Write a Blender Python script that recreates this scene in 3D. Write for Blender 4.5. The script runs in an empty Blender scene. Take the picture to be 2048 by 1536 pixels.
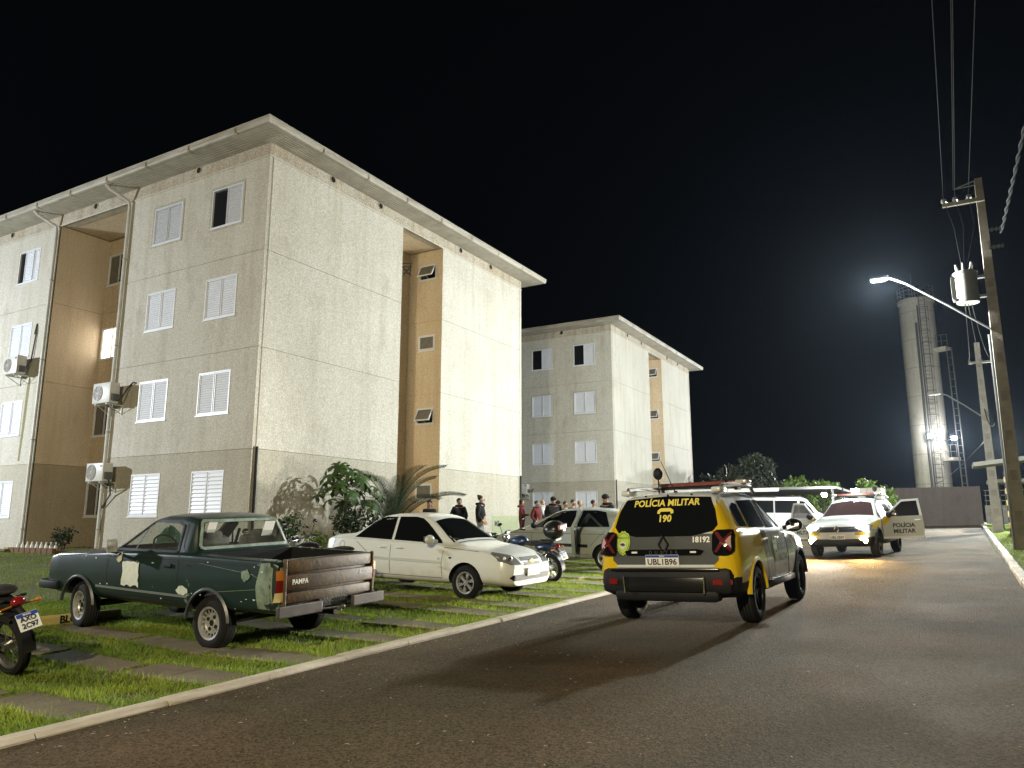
import bpy, bmesh, math, random
import numpy as np
from mathutils import Vector, Matrix
from mathutils.bvhtree import BVHTree
random.seed(7); RNG = np.random.default_rng(11)
SC = bpy.context.scene
COL = SC.collection
R = math.radians
# ------------------------------------------------------------------ camera
cam_d = bpy.data.cameras.new('camera'); cam = bpy.data.objects.new('camera', cam_d); COL.objects.link(cam)
cam_d.sensor_width = 36; cam_d.lens = 26.47; cam_d.clip_end = 2000; cam_d.clip_start = .05
CAMZ = 1.5
cam.location = (0, 0, CAMZ); cam.rotation_euler = (R(90 + 10.53), 0, R(30)); SC.camera = cam
# ------------------------------------------------------------------ night sky
W = bpy.data.worlds.new('World'); SC.world = W; W.use_nodes = True
bg = W.node_tree.nodes['Background']
bg.inputs[0].default_value = (.55, .68, 1.0, 1); bg.inputs[1].default_value = .0010
# ------------------------------------------------------------------ exposure
vs = SC.view_settings; vs.view_transform = 'Standard'; vs.look = 'None'; vs.exposure = 0.98; vs.gamma = 1
SC.cycles.use_denoising = True
try:
    SC.cycles.denoiser = 'OPENIMAGEDENOISE'
except Exception:
    pass
SC.cycles.use_adaptive_sampling = True; SC.cycles.adaptive_threshold = .02
SC.cycles.max_bounces = 6; SC.cycles.diffuse_bounces = 2; SC.cycles.glossy_bounces = 3
SC.cycles.transparent_max_bounces = 12; SC.cycles.sample_clamp_indirect = 4
SC.cycles.caustics_reflective = False; SC.cycles.caustics_refractive = False
# lamp powers (each lamp is built with its post further down)
P_STREET = 7400      # visible street lamp over the road
P_NEAR = 6800        # the next street lamp of the row, behind the camera
P_YARD = 9000        # lamp post of the neighbouring parking row
# ------------------------------------------------------------------ materials
def nd(nt, kind, **kw):
    n = nt.nodes.new(kind)
    for k, v in kw.items(): setattr(n, k, v)
    return n
MATS = {}
def pbr(name, col, rough=.6, metal=0., coat=0., var=0., vscale=4., col2=None, bump=0., bscale=60., emit=0., ecol=None, spec=.5, stretch=None, space='Object', trans=0.):
    if name in MATS: return MATS[name]
    m = bpy.data.materials.new(name); m.use_nodes = True; nt = m.node_tree
    b = nt.nodes['Principled BSDF']
    b.inputs['Base Color'].default_value = (*col, 1); b.inputs['Roughness'].default_value = rough
    b.inputs['Metallic'].default_value = metal; b.inputs['Coat Weight'].default_value = coat
    b.inputs['Coat Roughness'].default_value = .06
    b.inputs['Specular IOR Level'].default_value = spec
    if emit: b.inputs['Emission Strength'].default_value = emit; b.inputs['Emission Color'].default_value = (*(ecol or col), 1)
    if trans: b.inputs['Transmission Weight'].default_value = trans
    if var or bump or col2:
        tc = nd(nt, 'ShaderNodeTexCoord'); src = tc.outputs['Object']
        if space == 'World':
            g = nd(nt, 'ShaderNodeNewGeometry'); src = g.outputs['Position']
        if stretch:
            mp = nd(nt, 'ShaderNodeMapping'); mp.inputs['Scale'].default_value = stretch
            nt.links.new(src, mp.inputs[0]); vsrc = mp.outputs[0]
        else: vsrc = src
        if var or col2:
            n = nd(nt, 'ShaderNodeTexNoise'); n.inputs['Scale'].default_value = vscale; n.inputs['Detail'].default_value = 6
            n.inputs['Roughness'].default_value = .65
            nt.links.new(vsrc, n.inputs['Vector'])
            cr = nd(nt, 'ShaderNodeValToRGB'); cr.color_ramp.elements[0].position = .3; cr.color_ramp.elements[1].position = .7
            c2 = col2 or tuple(max(0, c * (1 - var)) for c in col); c1 = col if col2 else tuple(min(1, c * (1 + var * .5)) for c in col)
            cr.color_ramp.elements[0].color = (*c2, 1); cr.color_ramp.elements[1].color = (*c1, 1)
            nt.links.new(n.outputs[0], cr.inputs[0]); nt.links.new(cr.outputs[0], b.inputs['Base Color'])
        if bump:
            n2 = nd(nt, 'ShaderNodeTexNoise'); n2.inputs['Scale'].default_value = bscale; n2.inputs['Detail'].default_value = 3
            nt.links.new(src, n2.inputs['Vector'])
            bp = nd(nt, 'ShaderNodeBump'); bp.inputs['Strength'].default_value = bump; bp.inputs['Distance'].default_value = .02
            nt.links.new(n2.outputs[0], bp.inputs['Height']); nt.links.new(bp.outputs[0], b.inputs['Normal'])
    MATS[name] = m
    return m
def stucco(name, base, stain, amt=.5, streak=.5, speck=.12):
    """roughcast render: fine relief, cloudy tone, vertical rain streaks in a stain colour"""
    if name in MATS: return MATS[name]
    m = bpy.data.materials.new(name); m.use_nodes = True; nt = m.node_tree; L = nt.links.new
    b = nt.nodes['Principled BSDF']; b.inputs['Roughness'].default_value = .9; b.inputs['Specular IOR Level'].default_value = .2
    g = nd(nt, 'ShaderNodeNewGeometry'); pos = g.outputs['Position']
    def noise(scale, det=5, st=None, rg=.6):
        n = nd(nt, 'ShaderNodeTexNoise'); n.inputs['Scale'].default_value = scale; n.inputs['Detail'].default_value = det; n.inputs['Roughness'].default_value = rg
        if st:
            mp = nd(nt, 'ShaderNodeMapping'); mp.inputs['Scale'].default_value = st; L(pos, mp.inputs[0]); L(mp.outputs[0], n.inputs['Vector'])
        else: L(pos, n.inputs['Vector'])
        return n.outputs[0]
    def rng(sock, a, bb, c=0., d=1.):
        r = nd(nt, 'ShaderNodeMapRange'); r.inputs[1].default_value = a; r.inputs[2].default_value = bb; r.inputs[3].default_value = c; r.inputs[4].default_value = d
        L(sock, r.inputs[0]); return r.outputs[0]
    def mx(f, a, bcol, mode='MIX'):
        x = nd(nt, 'ShaderNodeMix', data_type='RGBA', blend_type=mode)
        if isinstance(f, float): x.inputs[0].default_value = f
        else: L(f, x.inputs[0])
        for i, c in ((6, a), (7, bcol)):
            if isinstance(c, tuple): x.inputs[i].default_value = (*c, 1)
            else: L(c, x.inputs[i])
        return x.outputs[2]
    cloud = rng(noise(.55, 4), .35, .7, 0., amt)
    strk = rng(noise(2.6, 6, (1, 1, .07), .7), .48, .75, 0., streak)
    fine = rng(noise(34, 2), .35, .65, 1 - speck * 2.2, 1 + speck)
    c = mx(cloud, base, tuple(x * .5 + y * .5 for x, y in zip(base, stain)))
    c = mx(strk, c, stain)
    c = mx(rng(noise(1.7, 7, (1, 1, .55), .7), .54, .74, 0., streak * .8), c, tuple(x * .82 for x in stain))
    cb = nd(nt, 'ShaderNodeCombineXYZ'); L(fine, cb.inputs[0]); L(fine, cb.inputs[1]); L(fine, cb.inputs[2])
    x = nd(nt, 'ShaderNodeMix', data_type='RGBA', blend_type='MULTIPLY'); x.inputs[0].default_value = 1.; L(c, x.inputs[6]); L(cb.outputs[0], x.inputs[7])
    L(x.outputs[2], b.inputs['Base Color'])
    bp = nd(nt, 'ShaderNodeBump'); bp.inputs['Strength'].default_value = .55; bp.inputs['Distance'].default_value = .03
    L(noise(38, 3), bp.inputs['Height']); L(bp.outputs[0], b.inputs['Normal'])
    MATS[name] = m
    return m
def glassy(name, tint=(.8, .9, .85), refl=.12, opac=.25, dark=(.02, .025, .025)):
    """thin pane: part transparent, part dusty tint, part mirror"""
    if name in MATS: return MATS[name]
    m = bpy.data.materials.new(name); m.use_nodes = True; nt = m.node_tree; L = nt.links.new
    nt.nodes.remove(nt.nodes['Principled BSDF']); out = nt.nodes['Material Output']
    t = nd(nt, 'ShaderNodeBsdfTransparent'); t.inputs[0].default_value = (*tint, 1)
    d = nd(nt, 'ShaderNodeBsdfDiffuse'); d.inputs[0].default_value = (*dark, 1)
    g = nd(nt, 'ShaderNodeBsdfGlossy'); g.inputs['Roughness'].default_value = .03; g.inputs[0].default_value = (.9, .95, .95, 1)
    a = nd(nt, 'ShaderNodeMixShader'); a.inputs[0].default_value = opac; L(t.outputs[0], a.inputs[1]); L(d.outputs[0], a.inputs[2])
    fr = nd(nt, 'ShaderNodeLayerWeight'); fr.inputs[0].default_value = .5; pw = nd(nt, 'ShaderNodeMath', operation='POWER'); pw.inputs[1].default_value = 4.; L(fr.outputs['Facing'], pw.inputs[0])
    mm = nd(nt, 'ShaderNodeMath', operation='MULTIPLY_ADD'); mm.inputs[1].default_value = .6; mm.inputs[2].default_value = refl * .5; L(pw.outputs[0], mm.inputs[0])
    b2 = nd(nt, 'ShaderNodeMixShader'); L(mm.outputs[0], b2.inputs[0]); L(a.outputs[0], b2.inputs[1]); L(g.outputs[0], b2.inputs[2])
    L(b2.outputs[0], out.inputs[0]); MATS[name] = m
    return m
# ------------------------------------------------------------------ mesh helpers
class MB:
    def __init__(s): s.v = []; s.f = []; s.mi = []
    def add(s, vs_, fs, mi=0):
        o = len(s.v); s.v += [tuple(map(float, p)) for p in vs_]; s.f += [tuple(i + o for i in f) for f in fs]; s.mi += [mi] * len(fs); return s
    def box(s, c, d, mi=0, rz=0., m=None):
        hx, hy, hz = d[0] / 2, d[1] / 2, d[2] / 2
        P = [(x, y, z) for z in (-hz, hz) for x, y in ((-hx, -hy), (hx, -hy), (hx, hy), (-hx, hy))]
        if rz: P = [(x * math.cos(rz) - y * math.sin(rz), x * math.sin(rz) + y * math.cos(rz), z) for x, y, z in P]
        if m is not None: P = [tuple(m @ Vector(p)) for p in P]
        P = [(p[0] + c[0], p[1] + c[1], p[2] + c[2]) for p in P]
        return s.add(P, [(3, 2, 1, 0), (4, 5, 6, 7), (0, 1, 5, 4), (1, 2, 6, 5), (2, 3, 7, 6), (3, 0, 4, 7)], mi)
    def bb(s, a, b, mi=0):
        return s.box([(a[i] + b[i]) / 2 for i in range(3)], [abs(b[i] - a[i]) for i in range(3)], mi)
    def rbox(s, c, d, r=.02, mi=0, rot=None):
        """box with all edges chamfered"""
        hx, hy, hz = d[0] / 2, d[1] / 2, d[2] / 2; r = min(r, hx * .9, hy * .9, hz * .9)
        bm = bmesh.new(); bmesh.ops.create_cube(bm, size=1)
        for v in bm.verts: v.co = Vector((v.co.x * 2 * hx, v.co.y * 2 * hy, v.co.z * 2 * hz))
        bmesh.ops.bevel(bm, geom=bm.edges[:], offset=r, segments=2, profile=.5, affect='EDGES')
        P = [v.co.copy() for v in bm.verts]; bm.verts.index_update()
        F = [[v.index for v in f.verts] for f in bm.faces]; bm.free()
        if rot is not None: P = [rot @ p for p in P]
        return s.add([(p[0] + c[0], p[1] + c[1], p[2] + c[2]) for p in P], F, mi)
    def tube(s, path, r, n=8, mi=0, cap=True):
        path = [Vector(p) for p in path]; k = len(path); rs = r if isinstance(r, (list, tuple)) else [r] * k
        rings = []; prev = None
        for i, p in enumerate(path):
            t = (path[min(i + 1, k - 1)] - path[max(i - 1, 0)]).normalized()
            if prev is None:
                a = t.orthogonal().normalized()
            else:
                a = (prev - t * prev.dot(t)); a = a.normalized() if a.length > 1e-6 else t.orthogonal().normalized()
            prev = a; b = t.cross(a)
            rings.append([p + (a * math.cos(2 * math.pi * j / n) + b * math.sin(2 * math.pi * j / n)) * rs[i] for j in range(n)])
        V = [q for rr in rings for q in rr]; F = []
        for i in range(k - 1):
            for j in range(n):
                F.append((i * n + j, i * n + (j + 1) % n, (i + 1) * n + (j + 1) % n, (i + 1) * n + j))
        if cap: F.append(tuple(range(n - 1, -1, -1))); F.append(tuple((k - 1) * n + j for j in range(n)))
        return s.add(V, F, mi)
    def lathe(s, prof, c=(0, 0, 0), axis='z', n=24, mi=0, closed=False, a0=0., a1=2 * math.pi):
        """prof: (radius, along) pairs"""
        V = []; k = len(prof); full = abs(a1 - a0 - 2 * math.pi) < 1e-6; m = n if full else n + 1
        for j in range(m):
            a = a0 + (a1 - a0) * j / n; ca, sa = math.cos(a), math.sin(a)
            for r, h in prof:
                p = (r * ca, r * sa, h)
                if axis == 'x': p = (h, r * ca, r * sa)
                elif axis == 'y': p = (r * sa, h, r * ca)
                V.append((p[0] + c[0], p[1] + c[1], p[2] + c[2]))
        F = []
        for j in range(n):
            j2 = (j + 1) % m
            for i in range(k - (0 if closed else 1)):
                i2 = (i + 1) % k
                F.append((j * k + i, j2 * k + i, j2 * k + i2, j * k + i2))
        return s.add(V, F, mi)
    def prism(s, poly, h0, h1, fn, mi=0):
        """poly in 2D, extruded h0..h1, fn(a,b,h)->xyz"""
        n = len(poly); V = [fn(a, b, h0) for a, b in poly] + [fn(a, b, h1) for a, b in poly]
        F = [tuple(range(n - 1, -1, -1)), tuple(range(n, 2 * n))] + [(i, (i + 1) % n, n + (i + 1) % n, n + i) for i in range(n)]
        return s.add(V, F, mi)
    def build(s, name, mats, parent=None, smooth=False, loc=None, fixn=True, sharp=35):
        me = bpy.data.meshes.new(name); me.from_pydata(s.v, [], s.f); mats = mats if isinstance(mats, (list, tuple)) else [mats]
        for m in mats: me.materials.append(m)
        if len(mats) > 1: me.polygons.foreach_set('material_index', s.mi)
        if fixn:
            bm = bmesh.new(); bm.from_mesh(me); bmesh.ops.recalc_face_normals(bm, faces=bm.faces); bm.to_mesh(me); bm.free()
        if smooth:
            me.polygons.foreach_set('use_smooth', [True] * len(me.polygons)); me.set_sharp_from_angle(angle=R(sharp))
        o = bpy.data.objects.new(name, me); COL.objects.link(o)
        if parent: o.parent = parent
        if loc: o.location = loc
        return o
def tag(o, label=None, cat=None, group=None, kind=None):
    for k, v in (('label', label), ('category', cat), ('group', group), ('kind', kind)):
        if v: o[k] = v
    return o
def empty(name, loc=(0, 0, 0), rz=0., rot=None, parent=None):
    o = bpy.data.objects.new(name, None); COL.objects.link(o); o.empty_display_size = .2
    o.location = loc; o.rotation_euler = rot or (0, 0, rz)
    if parent: o.parent = parent
    return o
def copy_tree(o, parent=None):
    c = o.copy(); COL.objects.link(c); c.parent = parent
    for ch in list(o.children): copy_tree(ch, c)
    return c
def kids(o): return list(o.children)
def text_mesh(txt, size=.1, extrude=0., bold=0., shear=0., spacing=1., align='CENTER'):
    cu = bpy.data.curves.new('t', 'FONT'); cu.body = txt; cu.size = size; cu.extrude = extrude; cu.offset = bold; cu.shear = shear
    cu.space_character = spacing; cu.align_x = align; cu.align_y = 'CENTER'; cu.resolution_u = 3
    ob = bpy.data.objects.new('t', cu); COL.objects.link(ob)
    dg = bpy.context.evaluated_depsgraph_get(); me = bpy.data.meshes.new_from_object(ob.evaluated_get(dg))
    V = [tuple(v.co) for v in me.vertices]; F = [tuple(p.vertices) for p in me.polygons]
    bpy.data.objects.remove(ob); bpy.data.curves.remove(cu); bpy.data.meshes.remove(me)
    return V, F
# ------------------------------------------------------------------ terrain: road frame s (right), t (ahead)
RA = R(.86); KL, KR = -5.55, .66
def st2xy(s, t): return s * math.cos(RA) + t * math.sin(RA), -s * math.sin(RA) + t * math.cos(RA)
def xy2st(x, y): return x * math.cos(RA) - y * math.sin(RA), x * math.sin(RA) + y * math.cos(RA)
def zst(s, t):
    tt = min(t, 75) + .1 * max(0, t - 75)
    z = CAMZ - 1.42 + .022 * tt
    if s >= KL:
        z += .028 * (min(s, KR) + 3)
        if s > KR: z += .02 + .02 * min(s - KR, 10)
        return z
    d = KL - s
    z -= .012 * max(0, min(10 - t, 8)) * min(1, d / 2)
    return z + .028 * (KL + 3) - .03 + .02 * min(d, 4) + .045 * max(0, min(d - 4, 6)) + .01 * max(0, min(d, 60) - 10)
def gz(x, y): return zst(*xy2st(x, y))
def at(s, t, dz=0.): x, y = st2xy(s, t); return (x, y, zst(s, t) + dz)
# ================================================================== SETTING
M_conc = pbr('concrete', (.30, .28, .24), .9, var=.35, vscale=2.5, bump=.3, bscale=40, space='World')
M_dark = pbr('dark_grey', (.03, .03, .03), .9)  # flat dark grey
def asphalt():
    m = bpy.data.materials.new('asphalt'); m.use_nodes = True; nt = m.node_tree; L = nt.links.new
    b = nt.nodes['Principled BSDF']; g = nd(nt, 'ShaderNodeNewGeometry'); pos = g.outputs['Position']
    def noise(sc, det=4, st=None):
        n = nd(nt, 'ShaderNodeTexNoise'); n.inputs['Scale'].default_value = sc; n.inputs['Detail'].default_value = det
        if st:
            mp = nd(nt, 'ShaderNodeMapping'); mp.inputs['Scale'].default_value = st; L(pos, mp.inputs[0]); L(mp.outputs[0], n.inputs['Vector'])
        else: L(pos, n.inputs['Vector'])
        return n.outputs[0]
    r1 = nd(nt, 'ShaderNodeValToRGB'); e = r1.color_ramp.elements; e[0].position = .35; e[0].color = (.037, .030, .017, 1); e[1].position = .7; e[1].color = (.100, .078, .044, 1)
    L(noise(.35, 5, (1, .6, 1)), r1.inputs[0])
    # reddish dust drifts
    r2 = nd(nt, 'ShaderNodeMapRange'); r2.inputs[1].default_value = .5; r2.inputs[2].default_value = .75; r2.inputs[4].default_value = .75; L(noise(.55, 6), r2.inputs[0])
    mx = nd(nt, 'ShaderNodeMix', data_type='RGBA'); L(r2.outputs[0], mx.inputs[0]); L(r1.outputs[0], mx.inputs[6]); mx.inputs[7].default_value = (.105, .068, .038, 1)
    # stone speckle
    v = nd(nt, 'ShaderNodeTexVoronoi'); v.inputs['Scale'].default_value = 75; L(pos, v.inputs['Vector'])
    r3 = nd(nt, 'ShaderNodeMapRange'); r3.inputs[1].default_value = .0; r3.inputs[2].default_value = 1.; r3.inputs[3].default_value = .45; r3.inputs[4].default_value = 1.75
    sp = nd(nt, 'ShaderNodeSeparateColor'); L(v.outputs['Color'], sp.inputs[0]); L(sp.outputs[0], r3.inputs[0])
    m2 = nd(nt, 'ShaderNodeMix', data_type='RGBA', blend_type='MULTIPLY'); m2.inputs[0].default_value = 1; L(mx.outputs[2], m2.inputs[6])
    cb = nd(nt, 'ShaderNodeCombineXYZ')
    for i in range(3): L(r3.outputs[0], cb.inputs[i])
    L(cb.outputs[0], m2.inputs[7]); L(m2.outputs[2], b.inputs['Base Color'])
    rr = nd(nt, 'ShaderNodeMapRange'); rr.inputs[3].default_value = .75; rr.inputs[4].default_value = 1.; b.inputs['Specular IOR Level'].default_value = .15; L(noise(1.2, 5), rr.inputs[0]); L(rr.outputs[0], b.inputs['Roughness'])
    bp = nd(nt, 'ShaderNodeBump'); bp.inputs['Strength'].default_value = .9; bp.inputs['Distance'].default_value = .012
    ad = nd(nt, 'ShaderNodeMath', operation='ADD'); L(v.outputs['Distance'], ad.inputs[0]); L(noise(28, 4), ad.inputs[1])
    L(ad.outputs[0], bp.inputs['Height']); L(bp.outputs[0], b.inputs['Normal'])
    return m
M_asph = asphalt()
def grid(name, S, T, fz, mat):
    V = []; F = []
    for t in T:
        for s in S: V.append((*st2xy(s, t), fz(s, t)))
    n = len(S)
    for j in range(len(T) - 1):
        for i in range(n - 1): F.append((j * n + i, j * n + i + 1, (j + 1) * n + i + 1, (j + 1) * n + i))
    mb = MB(); mb.add(V, F); return mb.build(name, mat, smooth=True, fixn=False)
fr = lambda a, b, st: list(np.arange(a, b + 1e-6, st))
S_ = [-400, -200, -100, -60, -45, -35, -30] + fr(-26, -6, .5) + [KL - .13, KL - .12, KR + .12, KR + .13] + fr(1.2, 6, .6) + [8, 12, 20, 40, 100, 250]
T_ = [-60, -30, -16] + fr(-12, 30, .5) + fr(32, 60, 2) + [70, 75, 100, 160, 300, 600]
def ground_z(s, t):
    z = zst(s, t)
    if KL - .125 <= s <= KR + .125: return z - .12
    if s < KL and t > 24.2 and s > -13.2: return z - .08
    if s < KL: z += .018 * math.sin(s * 2.1 + t * .7) * math.sin(t * 1.3 + s * .4) * min(1, (KL - s) / 1.0)
    return z
M_soil = pbr('lawn_soil', (.075, .11, .02), .95, col2=(.085, .07, .03), vscale=1.6, bump=.7, bscale=25, space='World')
ground = tag(grid('ground', S_, T_, ground_z, M_soil), kind='structure')
road = grid('road', fr(KL, KR, .345), fr(-14, 24, .5), lambda s, t: zst(s, t) + .004 * math.sin(3 * s + t) , M_asph); tag(road, kind='structure')
yard = grid('yard_road', fr(-13.2, KL, .45) + fr(KL + .3, KR, .34), fr(24, 58, 1), lambda s, t: zst(s, t), M_asph); tag(yard, kind='structure')
# ---- kerbs: one metre concrete stones, whitewashed
M_kerb = pbr('whitewashed_kerb', (.62, .58, .50), .85, col2=(.30, .25, .19), vscale=3.5, bump=.4, bscale=18, space='World', stretch=(1, .35, 3))
def kerb(name, s0, t0, t1, sgn):
    root = tag(empty(name), kind='structure')
    t = t0
    while t < t1 - .01:
        mb = MB(); g_ = .006; a = t + g_; b = min(t + 1, t1) - g_; h = .075 + random.uniform(-.008, .008); dx = random.uniform(-.008, .008)
        prof = [(-.08, -.2), (.085, -.2), (.08, h - .03), (.055, h), (-.065, h), (-.08, h - .012)]
        V = []; 
        for tt in (a, b):
            for (p, q) in prof:
                s = s0 + sgn * p + dx; x, y = st2xy(s, tt); V.append((x, y, zst(s0 - .0, tt) + q))
        n = len(prof); F = [tuple(range(n)), tuple(range(2 * n - 1, n - 1, -1))] + [(i, (i + 1) % n, n + (i + 1) % n, n + i) for i in range(n)]
        mb.add(V, F); mb.build('kerb_stone', M_kerb, root); t += 1
    return root
kerb('kerb_left', KL - .05, -4, 24, 1); kerb('kerb_right', KR + .05, 6, 56, -1)
# ---- concrete wheel tracks set in the lawn
M_slab = pbr('worn_concrete_slab', (.19, .155, .095), .92, col2=(.08, .068, .038), vscale=2.2, bump=.5, bscale=30, space='World')
slabs = tag(empty('pavement'), kind='structure')
SLAB = []
for k, t in enumerate([2.35, 3.55, 4.85, 5.85, 7.25, 8.25, 9.6, 10.55, 11.9, 12.9, 14.2, 15.2, 16.5, 17.5, 18.8, 19.8, 21.1, 22.1]):
    for (sa, sb) in ((-5.86, -7.2), (-7.32, -8.7), (-8.82, -10.3)):
        SLAB.append((t + random.uniform(-.04, .04), random.uniform(.19, .24), sa + random.uniform(-.05, .05), sb + random.uniform(-.05, .05), random.uniform(-.03, .03)))
for (t, hw, sa, sb, rot) in SLAB:
    cn = [(sa, t - hw), (sa, t + hw), (sb, t + hw + rot), (sb, t - hw + rot)]; ring_ = []
    for a, b in zip(cn, cn[1:] + cn[:1]):
        for k in range(5): j = .016 if k else .03; ring_.append((a[0] + (b[0] - a[0]) * k / 5 + random.uniform(-j, j), a[1] + (b[1] - a[1]) * k / 5 + random.uniform(-j, j)))
    mb = MB(); V = []
    for dz in (-.1, .012):
        for (s, tt) in ring_:
            x, y = st2xy(s, tt); V.append((x, y, zst(s, tt) + .016 + dz))
    n = len(ring_); mb.add(V, [tuple(range(n - 1, -1, -1)), tuple(range(n, 2 * n))] + [(i, (i + 1) % n, n + (i + 1) % n, n + i) for i in range(n)]); mb.build('paving_slab', M_slab, slabs)
def on_slab(s, t, m=.02):
    for (tt, hw, sa, sb, rot) in SLAB:
        if sb - m < s < sa + m and tt - hw - m < t < tt + hw + m: return True
    return False
# ================================================================== APARTMENT BLOCKS
M_upper = stucco('cream_render', (.68, .655, .585), (.46, .405, .315), .5, .55)
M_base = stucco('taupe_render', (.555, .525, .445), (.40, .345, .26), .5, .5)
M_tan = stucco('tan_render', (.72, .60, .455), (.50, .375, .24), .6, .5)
M_tan_lit = stucco('tan_render_lit', (.84, .71, .53), (.64, .47, .30), .6, .6)  # recess tan made paler and warmer; lamplight painted into the colour
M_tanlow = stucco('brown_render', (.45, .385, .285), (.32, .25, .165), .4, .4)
M_beam = stucco('stained_beam', (.60, .555, .47), (.36, .27, .175), .8, .8, .2)
M_white = pbr('white_aluminium', (.80, .82, .88), .4, var=.06, vscale=3)
M_whitep = pbr('white_plastic', (.66, .66, .62), .5, var=.18, vscale=2.5)
M_gut = pbr('weathered_gutter', (.56, .53, .46), .6, col2=(.30, .26, .2), vscale=1.8, stretch=(.6, .6, 4), space='World')
M_soff = pbr('soffit_board', (.50, .46, .39), .7, var=.25, vscale=2, space='World')
M_roof = pbr('roof_sheet', (.28, .27, .25), .7, var=.2)
M_gap = pbr('interior_shade', (.012, .013, .014), .25)  # near-black for window gaps and vents; the darkness behind is painted
M_pane = pbr('dark_pane', (.02, .024, .024), .08, spec=.6)
M_frost = pbr('frosted_pane', (.16, .155, .14), .3, var=.3, vscale=6)
M_lit = pbr('lit_curtain', (.9, .85, .7), .8, emit=2.3, ecol=(1., .93, .80))
M_black = pbr('black_pipe', (.012, .012, .013), .45)
M_grille = pbr('wire_grille', (.45, .46, .48), .5)
def left(y0): return lambda u, d, z: (u, y0 - d, z)          # wall facing -y, u = x
def right(x0): return lambda u, d, z: (x0 + d, u, z)         # wall facing +x, u = y
def panel(fn, u0, u1, z0, z1, holes, mat, parent, name='wall_panel', dep=.05, g=.0045):
    z0 += g; z1 -= g; us = sorted({u0, u1} | {h[0] for h in holes} | {h[1] for h in holes}); zs = sorted({z0, z1} | {h[2] for h in holes} | {h[3] for h in holes})
    mb = MB(); idx = {}
    def P(u, z, d=0.):
        k = (round(u, 5), round(z, 5), d)
        if k not in idx: idx[k] = len(mb.v); mb.v.append(fn(u, d, z))
        return idx[k]
    def q(*f): mb.f.append(f); mb.mi.append(0)
    for i in range(len(us) - 1):
        for j in range(len(zs) - 1):
            cu, cz = (us[i] + us[i + 1]) / 2, (zs[j] + zs[j + 1]) / 2
            if any(h[0] < cu < h[1] and h[2] < cz < h[3] for h in holes): continue
            q(P(us[i], zs[j]), P(us[i + 1], zs[j]), P(us[i + 1], zs[j + 1]), P(us[i], zs[j + 1]))
    for hi_, (a, b, c, d) in enumerate([(u0, u1, z0, z1)] + [h[:4] for h in holes]):
        for e_, (p, r_) in enumerate((((a, c), (b, c)), ((b, c), (b, d)), ((b, d), (a, d)), ((a, d), (a, c)))):
            if hi_ == 0 and e_ in (1, 3): continue
            q(P(*p), P(*r_), P(*r_, -dep), P(*p, -dep))
    return mb.build(name, mat, parent)
def rect(mb, fn, u0, u1, z0, z1, d0, d1, mi=0):
    P = [fn(u, d, z) for d in (d0, d1) for u, z in ((u0, z0), (u1, z0), (u1, z1), (u0, z1))]
    mb.add(P, [(0, 1, 2, 3), (7, 6, 5, 4), (0, 4, 5, 1), (1, 5, 6, 2), (2, 6, 7, 3), (3, 7, 4, 0)], mi)
def frame(mb, fn, u0, u1, z0, z1, w, d0, d1):
    rect(mb, fn, u0, u1, z0, z0 + w, d0, d1); rect(mb, fn, u0, u1, z1 - w, z1, d0, d1)
    rect(mb, fn, u0, u0 + w, z0 + w, z1 - w, d0, d1); rect(mb, fn, u1 - w, u1, z0 + w, z1 - w, d0, d1)
def shutter(fn, u0, u1, z0, z1, d, parent, pitch=.062, dep=.016):
    if pitch > .09:          # wide louvres that show one by one
        mb = MB(); frame(mb, fn, u0, u1, z0, z1, .028, d - .012, d + .01); mb.build('shutter', M_white, parent); n = int((z1 - z0 - .06) / pitch); p = (z1 - z0 - .06) / n
        for i in range(n):
            a = z0 + .03 + i * p; mb = MB(); prof = ((.014, .004), (.018, .012), (-.012, p + .012), (-.016, p + .004))
            mb.add([fn(u, d + dd, a + zz) for u in (u0 + .027, u1 - .027) for dd, zz in prof], [(0, 1, 2, 3), (7, 6, 5, 4), (0, 4, 5, 1), (1, 5, 6, 2), (2, 6, 7, 3), (3, 7, 4, 0)]); mb.build('slat', M_white, parent)
        return
    mb = MB(); frame(mb, fn, u0, u1, z0, z1, .028, d - .012, d + .01)
    z = z0 + .03; V = []
    n = int((z1 - z0 - .06) / pitch); p = (z1 - z0 - .06) / n
    for i in range(n):
        a = z + i * p
        V += [(d - dep * .2 + .004, a + .006), (d + .006, a + .008), (d - dep, a + p)]
    P = [fn(u, dd, zz) for dd, zz in V for u in (u0 + .026, u1 - .026)]
    mb.add(P, [(2 * i, 2 * i + 1, 2 * i + 3, 2 * i + 2) for i in range(len(V) - 1)])
    return mb.build('shutter', M_white, parent)
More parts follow.
